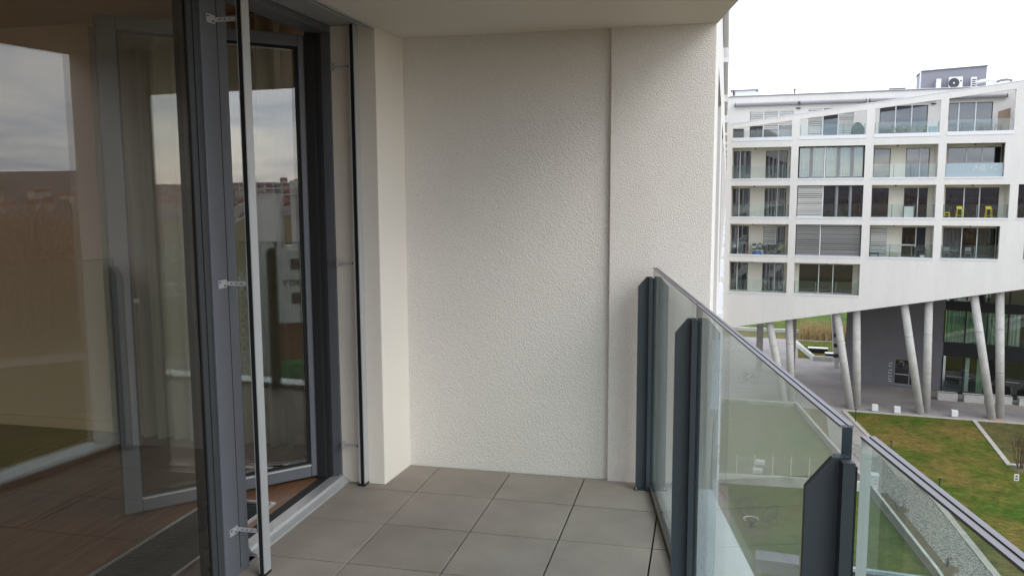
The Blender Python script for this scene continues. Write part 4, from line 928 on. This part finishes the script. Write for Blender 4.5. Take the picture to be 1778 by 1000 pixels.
for k in range(9):
    a = 8.6+0.58*k; MB(FR).box(a, a+0.57, -31.75, -31.68, GZ, GZ+0.95).build('panel', 'dark_grey', t)
    MB(FR).box(a-0.02, a+0.575, -31.8, -31.6, GZ+0.951, GZ+1.10).build('top_rail', 'glass_frost', t); MB(FR).box(a+0.571, a+0.579, -31.82, -31.58, GZ, GZ+1.12).build('joint_post', 'alu_white', t)
t = thing('deck_box', 'grey flat-lidded deck box on the near garden lawn', 'box', FW(6.4, -30.6), -TH)
MB(FR).box(5.5, 7.3, -31.1, -30.2, GZ, GZ+0.6).build('box_body', 'mid_grey', t); MB(FR).box(5.45, 7.35, -31.15, -30.15, GZ+0.601, GZ+0.66).build('box_lid', 'hut', t)

# fire bowl table and two wire chairs
t = thing('fire_bowl', 'round bowl table with a white rim on the near garden lawn', 'table', FW(5.05, -26), 0)
o = MB(FR); o.lathe(5.05, -26, [(0.12, GZ), (0.10, GZ+0.25), (0.34, GZ+0.42), (0.36, GZ+0.45), (0.31, GZ+0.45), (0.2, GZ+0.36), (0.02, GZ+0.33)], 18); o.build('bowl', 'black', t, smooth=True)
rr = MB(FR); rr.tube([(5.05+0.36*math.cos(6.283*k/18), -26+0.36*math.sin(6.283*k/18), GZ+0.47) for k in range(12)], 0.035, 6); rr.build('rim', 'white_paint', t)
rr = MB(FR); rr.lathe(5.35, -26.5, [(0.42, GZ+0.013), (0.40, GZ+0.03), (0.05, GZ+0.035)], 16); rr.build('base_slab', 'soil', t)
def wirechair(label, u, v, rz):
    t = thing('wire_chair', label, 'chair', FW(u, v), rz-TH, 'wire chairs on the near garden lawn')
    F2 = frame(*FW(u, v, 0)[:2], 0, rz-TH)
    c = MB(F2)
    def shell(a, b): return (0.38*math.cos(a)*(0.6+0.4*b)+0.0, 0.30-0.75*(1-b)+0.1*math.sin(a), GZ+0.40+0.55*b*b)
    c.tube([(0.40*math.cos(6.283*k/20), 0.1+0.42*math.sin(6.283*k/20), GZ+0.62+0.32*math.sin(6.283*k/20)) for k in range(21)], 0.028, 5)
    c.build('hoop', 'black', t)
    w = MB(F2)
    for k in range(9):
        x = -0.36+0.09*k; q = math.sqrt(max(0, 1-(x/0.41)**2)); w.tube([(x, 0.1-0.42*q, GZ+0.62-0.32*q), (x*0.7, 0.12, GZ+0.42), (x, 0.1+0.42*q, GZ+0.62+0.32*q)], 0.012, 4)
    w.build('wire_shell', 'black', t)
    for sx in (-1, 1):
        for sy in (-1, 1): MB(F2).tube([(sx*0.2, 0.1+sy*0.18, GZ+0.45), (sx*0.3, 0.1+sy*0.3, GZ)], 0.012, 5).build('leg', 'black', t)
wirechair('black wire chair right of the round bowl table', 5.9, -25.4, -0.8)
wirechair('black wire chair behind the round bowl table', 4.75, -24.9, 0.3)

# courtyard furniture
for k, (u, v, lab) in enumerate(((13.15, 0.30, 'white cube light leftmost beside the slanted columns'), (14.72, 0.15, 'white cube light in the middle between two column pairs'), (18.72, 0.35, 'white cube light rightmost before the planters'))):
    t = thing('cube_light', lab, 'bollard light', FW(u, v), -TH, 'cube lights along the lawn edge')
    MB(FR).box(u-0.22, u+0.22, v-0.22, v+0.22, GZ+0.03, GZ+0.5).build('cube', 'white_paint', t, bevel=0.02); MB(FR).box(u-0.18, u+0.18, v-0.18, v+0.18, GZ, GZ+0.029).build('foot', 'mid_grey', t)
for k, (u, v, lab) in enumerate(((19.05, 5.75, 'concrete planter leftmost before the glass front'), (20.95, 5.7, 'concrete planter second along the glass front'), (23.0, 5.9, 'concrete planter partly hidden behind the right column pair'), (24.9, 5.8, 'concrete planter rightmost at the picture edge'))):
    t = thing('concrete_planter', lab, 'planter', FW(u, v), -TH, 'planters along the glass front')
    w, d, h = 0.72, 0.35, 0.62
    mb = MB(FR); mb.box(u-w, u+w, v-d, v-d+0.07, GZ, GZ+h); mb.box(u-w, u+w, v+d-0.07, v+d, GZ, GZ+h); mb.box(u-w, u-w+0.07, v-d+0.071, v+d-0.071, GZ, GZ+h); mb.box(u+w-0.07, u+w, v-d+0.071, v+d-0.071, GZ, GZ+h); mb.build('trough', 'concrete', t)
    MB(FR).box(u-w+0.072, u+w-0.072, v-d+0.072, v+d-0.072, GZ, GZ+h-0.08).build('soil_fill', 'soil', t)
for k, (u, v, lab) in enumerate(((11.5, -3.5, 'thin black garden stake nearest the columns'), (13.1, -11.3, 'thin black garden stake in the middle of the lawn edge'), (14.9, -18.1, 'thin black garden stake nearest the railing'))):
    t = thing('garden_stake', lab, 'stake', FW(u, v), -TH, 'black stakes on the lawn')
    MB(FR).tube([(u, v, GZ), (u, v, GZ+0.95)], 0.028, 6).build('rod', 'black', t); MB(FR).box(u-0.09, u+0.09, v-0.05, v+0.05, GZ+0.951, GZ+1.0).build('head', 'black', t); MB(FR).lathe(u, v, [(0.2, GZ+0.013), (0.17, GZ+0.04), (0.03, GZ+0.05)], 10).build('foot', 'soil', t)
t = thing('lawn_sign', 'small white sign with two dark marks on the lawn', 'sign', FW(19.55, -14.4), -TH)
MB(FR).box(19.42, 19.68, -14.42, -14.40, GZ+0.12, GZ+0.52).build('plate', 'white_paint', t, bevel=0.004); MB(FR).box(19.5, 19.6, -14.432, -14.422, GZ+0.36, GZ+0.45).box(19.48, 19.62, -14.432, -14.422, GZ+0.2, GZ+0.28).build('mark', 'dark_grey', t); MB(FR).box(19.53, 19.57, -14.398, -14.37, GZ, GZ+0.4).build('stick', 'mid_grey', t)
def shrub(label, u, v, h, n, spread, fr=FR, m='twig', z=GZ, name='bare_shrub', cat='shrub', group=None):
    t = thing(name, label, cat, fr(u, v, z), 0, group); mb = MB(fr)
    def br(p, d, L, r, lev):
        q = p+d*L*0.5+Vector((rnd.gauss(0, .03), rnd.gauss(0, .03), 0))*L; e_ = p+d*L
        mb.tube([tuple(p), tuple(q), tuple(e_)], [r, r*0.8, r*0.5], 4, cap=False)
        if lev > 0:
            for k in range(3):
                a = (d+Vector((rnd.gauss(0, .35), rnd.gauss(0, .35), rnd.uniform(0, .2)))).normalized(); br(p+d*L*rnd.uniform(0.4, 1.0), a, L*rnd.uniform(0.4, 0.65), r*0.55, lev-1)
    for k in range(n):
        a = rnd.uniform(0, 6.283); d = Vector((math.cos(a)*spread*rnd.random(), math.sin(a)*spread*rnd.random(), 1)).normalized()
        br(Vector((u+0.1*math.cos(a), v+0.1*math.sin(a), z)), d, h*rnd.uniform(0.4, 0.6), 0.022, 2)
    mb.build('twigs', m, t); MB(fr).lathe(u, v, [(0.55, z+0.013), (0.4, z+0.05), (0.05, z+0.07)], 14).build('soil_ring', 'soil', t)
shrub('bare brown shrub on the lawn by the path corner', 20.35, -11.7, 3.0, 13, 0.35)
for k, (u, v) in enumerate(((12.55, -21.0), (13.75, -28.0))):
    shrub(['sparse bare shrub at the far end of the planting strip', 'sparse bare shrub at the near end of the planting strip'][k], u, v, 0.8, 4, 0.8, m='twig_grey', group='shrubs along the planting strip')
# bicycle
def bicycle():
    u, v = 3.3, 6.85; t = thing('bicycle', 'parked bicycle on the paving under the white block', 'bicycle', FW(u, v), -TH)
    for s_ in (-0.52, 0.52):
        w = MB(FR).tube([(u+s_+0.33*math.cos(6.283*k/20), v, GZ+0.34+0.33*math.sin(6.283*k/20)) for k in range(21)], 0.02, 5).build('wheel', 'black', t)
        sp = MB(FR)
        for k in range(6): sp.tube([(u+s_, v, GZ+0.34), (u+s_+0.32*math.cos(k*1.047), v, GZ+0.34+0.32*math.sin(k*1.047))], 0.004, 3)
        sp.build('spokes', 'mid_grey', w)
    f = MB(FR)
    for a, b in (((-0.52, 0.34), (-0.1, 0.30)), ((-0.52, 0.34), (-0.2, 0.82)), ((-0.1, 0.30), (-0.22, 0.9)), ((-0.1, 0.30), (0.36, 0.75)), ((-0.2, 0.82), (0.34, 0.84)), ((0.52, 0.34), (0.33, 1.0))):
        f.tube([(u+a[0], v, GZ+a[1]), (u+b[0], v, GZ+b[1])], 0.022, 5)
    f.build('bike_frame', 'dark_grey', t)
    MB(FR).box(u-0.36, u-0.1, v-0.07, v+0.07, GZ+0.9, GZ+0.96).build('saddle', 'black', t); MB(FR).tube([(u+0.3, v-0.28, GZ+1.02), (u+0.34, v, GZ+1.03), (u+0.3, v+0.28, GZ+1.02)], 0.018, 5).build('handlebar', 'black', t)
bicycle()

# behind the building
sheet('meadow', [(-30, 36.2), (60, 36.2), (60, 200), (-30, 200)], GZ+0.02, 'lawn_b', 0.05)
sheet('lawn', [(7.6, 20.0), (16, 20.0), (16, 30.5), (7.6, 30.5)], GZ+0.01, 'lawn_a', 0.05)
lowwall('kerb_wall', 'low concrete kerb along the far meadow edge', [(-20, 35.9), (8.4, 35.9)], 0.35, 0.4, 'concrete_wall')
lowwall('bed_wall', 'angled concrete bed wall between paving and lawn behind the columns', [(7.4, 27.5), (9.1, 19.3), (16, 19.3)], 0.45, 0.35, 'concrete_wall')
rd = MB(FR)
for k in range(5200):
    u = rnd.uniform(7.8, 20); v = rnd.uniform(31.2, 36.5); h = rnd.uniform(0.7, 1.9); a = rnd.uniform(0, 3.14); w = 0.035
    dx, dy = w*math.cos(a), w*math.sin(a); lx, ly = rnd.gauss(0, .18), rnd.gauss(0, .18)
    rd.add([(u-dx, v-dy, GZ), (u+dx, v+dy, GZ), (u+lx, v+ly, GZ+h)], [(0, 1, 2)])
tag(rd.build('reed_bed', 'reed'), 'tall dry yellow reeds behind the columns', 'reeds', kind='stuff')
for k, (u, v, lab) in enumerate(((9.6, 23.5, 'dark bench with a white top farther on the rear lawn'), (11.2, 20.9, 'dark bench with a white top nearer the bed wall'))):
    t = thing('garden_bench', lab, 'bench', FW(u, v), -TH, 'benches on the rear lawn')
    MB(FR).box(u-1.0, u+1.0, v-0.35, v+0.35, GZ+0.48, GZ+0.55).build('bench_top', 'white_paint', t); MB(FR).box(u-0.95, u+0.95, v-0.3, v+0.3, GZ, GZ+0.479).build('bench_body', 'black', t)
t = thing('rear_block', 'white stepped building edge seen behind the columns', 'building', FW(11.2, 14), -TH)
MB(FR).prism_y([(10.9, GZ), (11.3, GZ), (11.3, -8.6), (10.3, -8.6)], 16.2, 17.0).build('wall', 'facade', t)
for k in range(6): MB(FR).box(10.75, 11.25, 16.1, 16.19, GZ+1.0+k, GZ+1.35+k).build('window', 'dark_grey', t)

# ================================================================== SURROUNDINGS (to the right and behind, seen in the window reflections)
def heading(h, d): return (math.sin(R(h))*d, math.cos(R(h))*d)
hm = MB(); nr = 72; vs = []; fs = []
for i in range(nr+1):
    h = 5*i
    top = 16+9*math.sin(i*math.pi/18)+6*math.sin(i*math.pi/4+1)+4*math.sin(i*math.pi/1.8)
    for d, z in ((520, GZ-1), (800, GZ+8), (1150, GZ+16+top*0.75), (1600, GZ+20+top), (2200, GZ-2)):
        x, y = heading(h, d); vs.append((x, y, z))
for i in range(nr):
    for k in range(4): a = i*5+k; fs.append((a, a+5, a+6, a+1))
hm.add(vs, fs); struct(hm.build('hill', 'hill_mat'))
tw = MB()
for k in range(620):
    h = rnd.uniform(30, 135); d = rnd.uniform(560, 1250); x, y = heading(h, d); z = GZ-1+max(0, (d-520)/630*24) if d > 520 else GZ
    w, l, hh = rnd.uniform(5, 11), rnd.uniform(5, 9), rnd.uniform(3, 8)
    F2 = frame(x, y, z, rnd.uniform(0, 3)); old = tw.f; tw.f = F2
    tw.box(-w/2, w/2, -l/2, l/2, -3, hh, 0)
    tw.add([(-w/2-.4, -l/2-.4, hh), (w/2+.4, -l/2-.4, hh), (w/2+.4, l/2+.4, hh), (-w/2-.4, l/2+.4, hh), (-w/2, 0, hh+2.6), (w/2, 0, hh+2.6)], [(0, 1, 5, 4), (2, 3, 4, 5), (0, 4, 3), (1, 2, 5)], 1); tw.f = old
tag(tw.build('far_town', ['house_wall', 'house_roof']), 'distant hillside town with red roofs mirrored in the window', 'town', kind='stuff')
# wood of bare trees
wb = MB()
for k in range(470):
    h = rnd.uniform(30, 66) if k < 240 else rnd.uniform(140, 225); d = 106+rnd.random()**1.4*95; x, y = heading(h, d); H_ = rnd.uniform(11, 17.5)  # second batch, to the south, added to darken the far window reflections
    wb.tube([(x, y, GZ), (x+rnd.gauss(0, .4), y, GZ+H_*0.6)], [0.22, 0.09], 4, cap=False)
    for q in range(150 if k < 240 else 120):
        while True:
            p = Vector((rnd.uniform(-1, 1), rnd.uniform(-1, 1), rnd.uniform(-1, 1)))
            if p.length < 1: break
        c = Vector((x+p.x*H_*0.28, y+p.y*H_*0.28, GZ+H_*0.48+p.z*H_*0.48)); dd = Vector((p.x, p.y, abs(p.z)+0.6)).normalized()*rnd.uniform(0.8, 1.9); s_ = Vector((rnd.gauss(0, 1), rnd.gauss(0, 1), 0)).normalized()*(0.13 if k < 240 else 0.2)
        wb.add([tuple(c-s_), tuple(c+s_), tuple(c+dd)], [(0, 1, 2)])
tag(wb.build('bare_wood', 'red_wood'), 'brown wood of bare trees mirrored in the fixed window pane, with unseen trees added to the south', 'wood', kind='stuff')
WF = lambda a, b, z: (a, b, z)
def strip(name, h0, h1, d0, d1, z, m):
    n = 16; pts = [heading(h0+(h1-h0)*k/n, d0) for k in range(n+1)]+[heading(h1-(h1-h0)*k/n, d1) for k in range(n+1)]
    return struct(MB().prism_z(pts, z-0.05, z).build(name, m))
strip('park_path', 22, 80, 92, 97, GZ+0.02, 'path_pale'); strip('park_lawn', 27, 80, 62, 91.5, GZ-0.01, 'lawn_c')

# industrial plant behind the photographer (seen mirrored in the open door)
ix, iy = -6.32+math.sin(R(112.8))*80, 5.69+math.cos(R(112.8))*80
IA = math.atan2(-(math.cos(R(112.8))), -(math.sin(R(112.8))))         # facing back to the balcony
vx, vy = math.sin(R(112.8)), math.cos(R(112.8))                        # away
ax, ay = -vy, vx                                                       # to the left seen from the balcony
if ax*math.sin(R(22.8))+ay*math.cos(R(22.8)) < 0: ax, ay = -ax, -ay
IF = lambda a, b, z: (ix+(a-1.3)*ax+b*vx, iy+(a-1.3)*ay+b*vy, z)
ind = thing('industrial_plant', 'pale concrete silo plant with lattice conveyors mirrored in the open door', 'building', (ix, iy, GZ))
MB(IF).lathe(-0.9, 2.0, [(1.75, GZ), (1.75, 1.2), (1.6, 1.35)], 24).build('silo', 'industrial', ind, smooth=True)
MB(IF).box(1.5, 3.2, 0.5, 4, GZ, 2.6).build('stair_tower', 'industrial', ind)
MB(IF).box(-0.2, 9, -1.0, 7, -10.6, -3.8).build('hall', 'industrial', ind)
MB(IF).box(-0.2, 9, -0.9, 7, GZ, -10.61).build('hall_base', 'rust', ind)
for a in (1.3, 3.0, 4.7, 6.4):
    for z in (-5.6, -8.8): MB(IF).box(a, a+0.8, -1.04, -1.005, z, z+1.0).build('window', 'dark_grey', ind)
w = MB(IF)
for k in range(8): w.tube([(-3.0+0.75*k, 0, 1.3), (-3.0+0.75*k, 0, 2.4)], 0.05, 4)
for z in (1.3, 1.85, 2.4): w.tube([(-3.0, 0, z), (2.3, 0, z)], 0.05, 4)
w.build('walkway', 'white_paint', ind)
w = MB(IF)
def lattice(p, q, hgt, n):
    p, q = Vector(p), Vector(q); up = Vector((0, 0, hgt))
    w.tube([tuple(p), tuple(q)], 0.07, 4); w.tube([tuple(p+up), tuple(q+up)], 0.07, 4)
    for k in range(n):
        a = p.lerp(q, k/n); b = p.lerp(q, (k+1)/n); w.tube([tuple(a), tuple((a+b)/2+up)], 0.05, 4); w.tube([tuple((a+b)/2+up), tuple(b)], 0.05, 4)
lattice((-16, 1, -9), (-2.5, 1, -0.6), 1.3, 16); lattice((2.2, 1, 1.2), (8, 1, 5.2), 1.0, 8)
lattice((-16, -2, -8), (-3, -2, -7.2), 1.0, 14)
w.build('conveyor', 'white_paint', ind)
w = MB(IF)
for a in (-3.6, -2.6, -1.6, -0.6):
    w.tube([(a, -1.5, GZ), (a, -1.5, -5.2)], 0.07, 4)
for k in range(8):
    z = GZ+1.3*k; w.tube([(-3.6, -1.5, z), (-0.6, -1.5, z)], 0.06, 4)
    for a in (-3.6, -1.6): w.tube([(a, -1.5, z), (a+1, -1.5, z+1.3)], 0.045, 4); w.tube([(a+1, -1.5, z), (a, -1.5, z+1.3)], 0.045, 4)
w.build('scaffold', 'white_paint', ind)
cu2 = bpy.data.curves.new('sign_lettering', 'FONT'); cu2.body = 'LEXITY'; cu2.size = 0.75; cu2.extrude = 0.03; cu2.align_x = 'CENTER'
to = bpy.data.objects.new('sign_lettering', cu2); COL.objects.link(to)
bpy.context.view_layer.update()
me = bpy.data.meshes.new_from_object(to.evaluated_get(bpy.context.evaluated_depsgraph_get())); bpy.data.objects.remove(to)
me.materials.append(MATS['black']); so = bpy.data.objects.new('sign_lettering', me); COL.objects.link(so); so.parent = ind
# text x axis runs left to right for a reader on the balcony, i.e. along -a
ex = Vector((-ax, -ay, 0)); ez = Vector((0, 0, 1)); en = ex.cross(ez); pos = Vector(IF(1.7, -1.06, -7.1))-Vector((ix, iy, GZ))
so.matrix_local = Matrix(((ex.x, ez.x, en.x, pos.x), (ex.y, ez.y, en.y, pos.y), (ex.z, ez.z, en.z, pos.z), (0, 0, 0, 1)))
WORLDM[so] = Matrix.Translation(Vector((ix, iy, GZ))) @ so.matrix_local
t = thing('tipper_truck', 'green and white lorry parked before the plant, mirrored in the open door', 'lorry', IF(1.8, -6, GZ))
MB(IF).box(0.2, 3.2, -7, -5, GZ+1.2, GZ+2.3).build('tipper_body', 'green_paint', t); MB(IF).box(3.3, 4.6, -7, -5, GZ+0.6, GZ+2.7).build('cab', 'white_paint', t); MB(IF).box(0.2, 4.6, -6.9, -5.1, GZ+0.55, GZ+1.19).build('chassis', 'dark_grey', t)
for a in (0.8, 1.9, 4.0): MB(IF).add([(a+0.5*math.cos(6.283*k/14), b, GZ+0.5+0.5*math.sin(6.283*k/14)) for b in (-7.1, -4.9) for k in range(14)], [tuple(range(14)), tuple(range(14, 28))[::-1]]+[(k, (k+1) % 14, 14+(k+1) % 14, 14+k) for k in range(14)]).build('wheel', 'black', t)
struct(MB(IF).prism_z([(-40, -34), (40, -34), (40, 12), (-40, 12)], GZ-0.04, GZ-0.008).build('plant_yard', 'path_pale'))
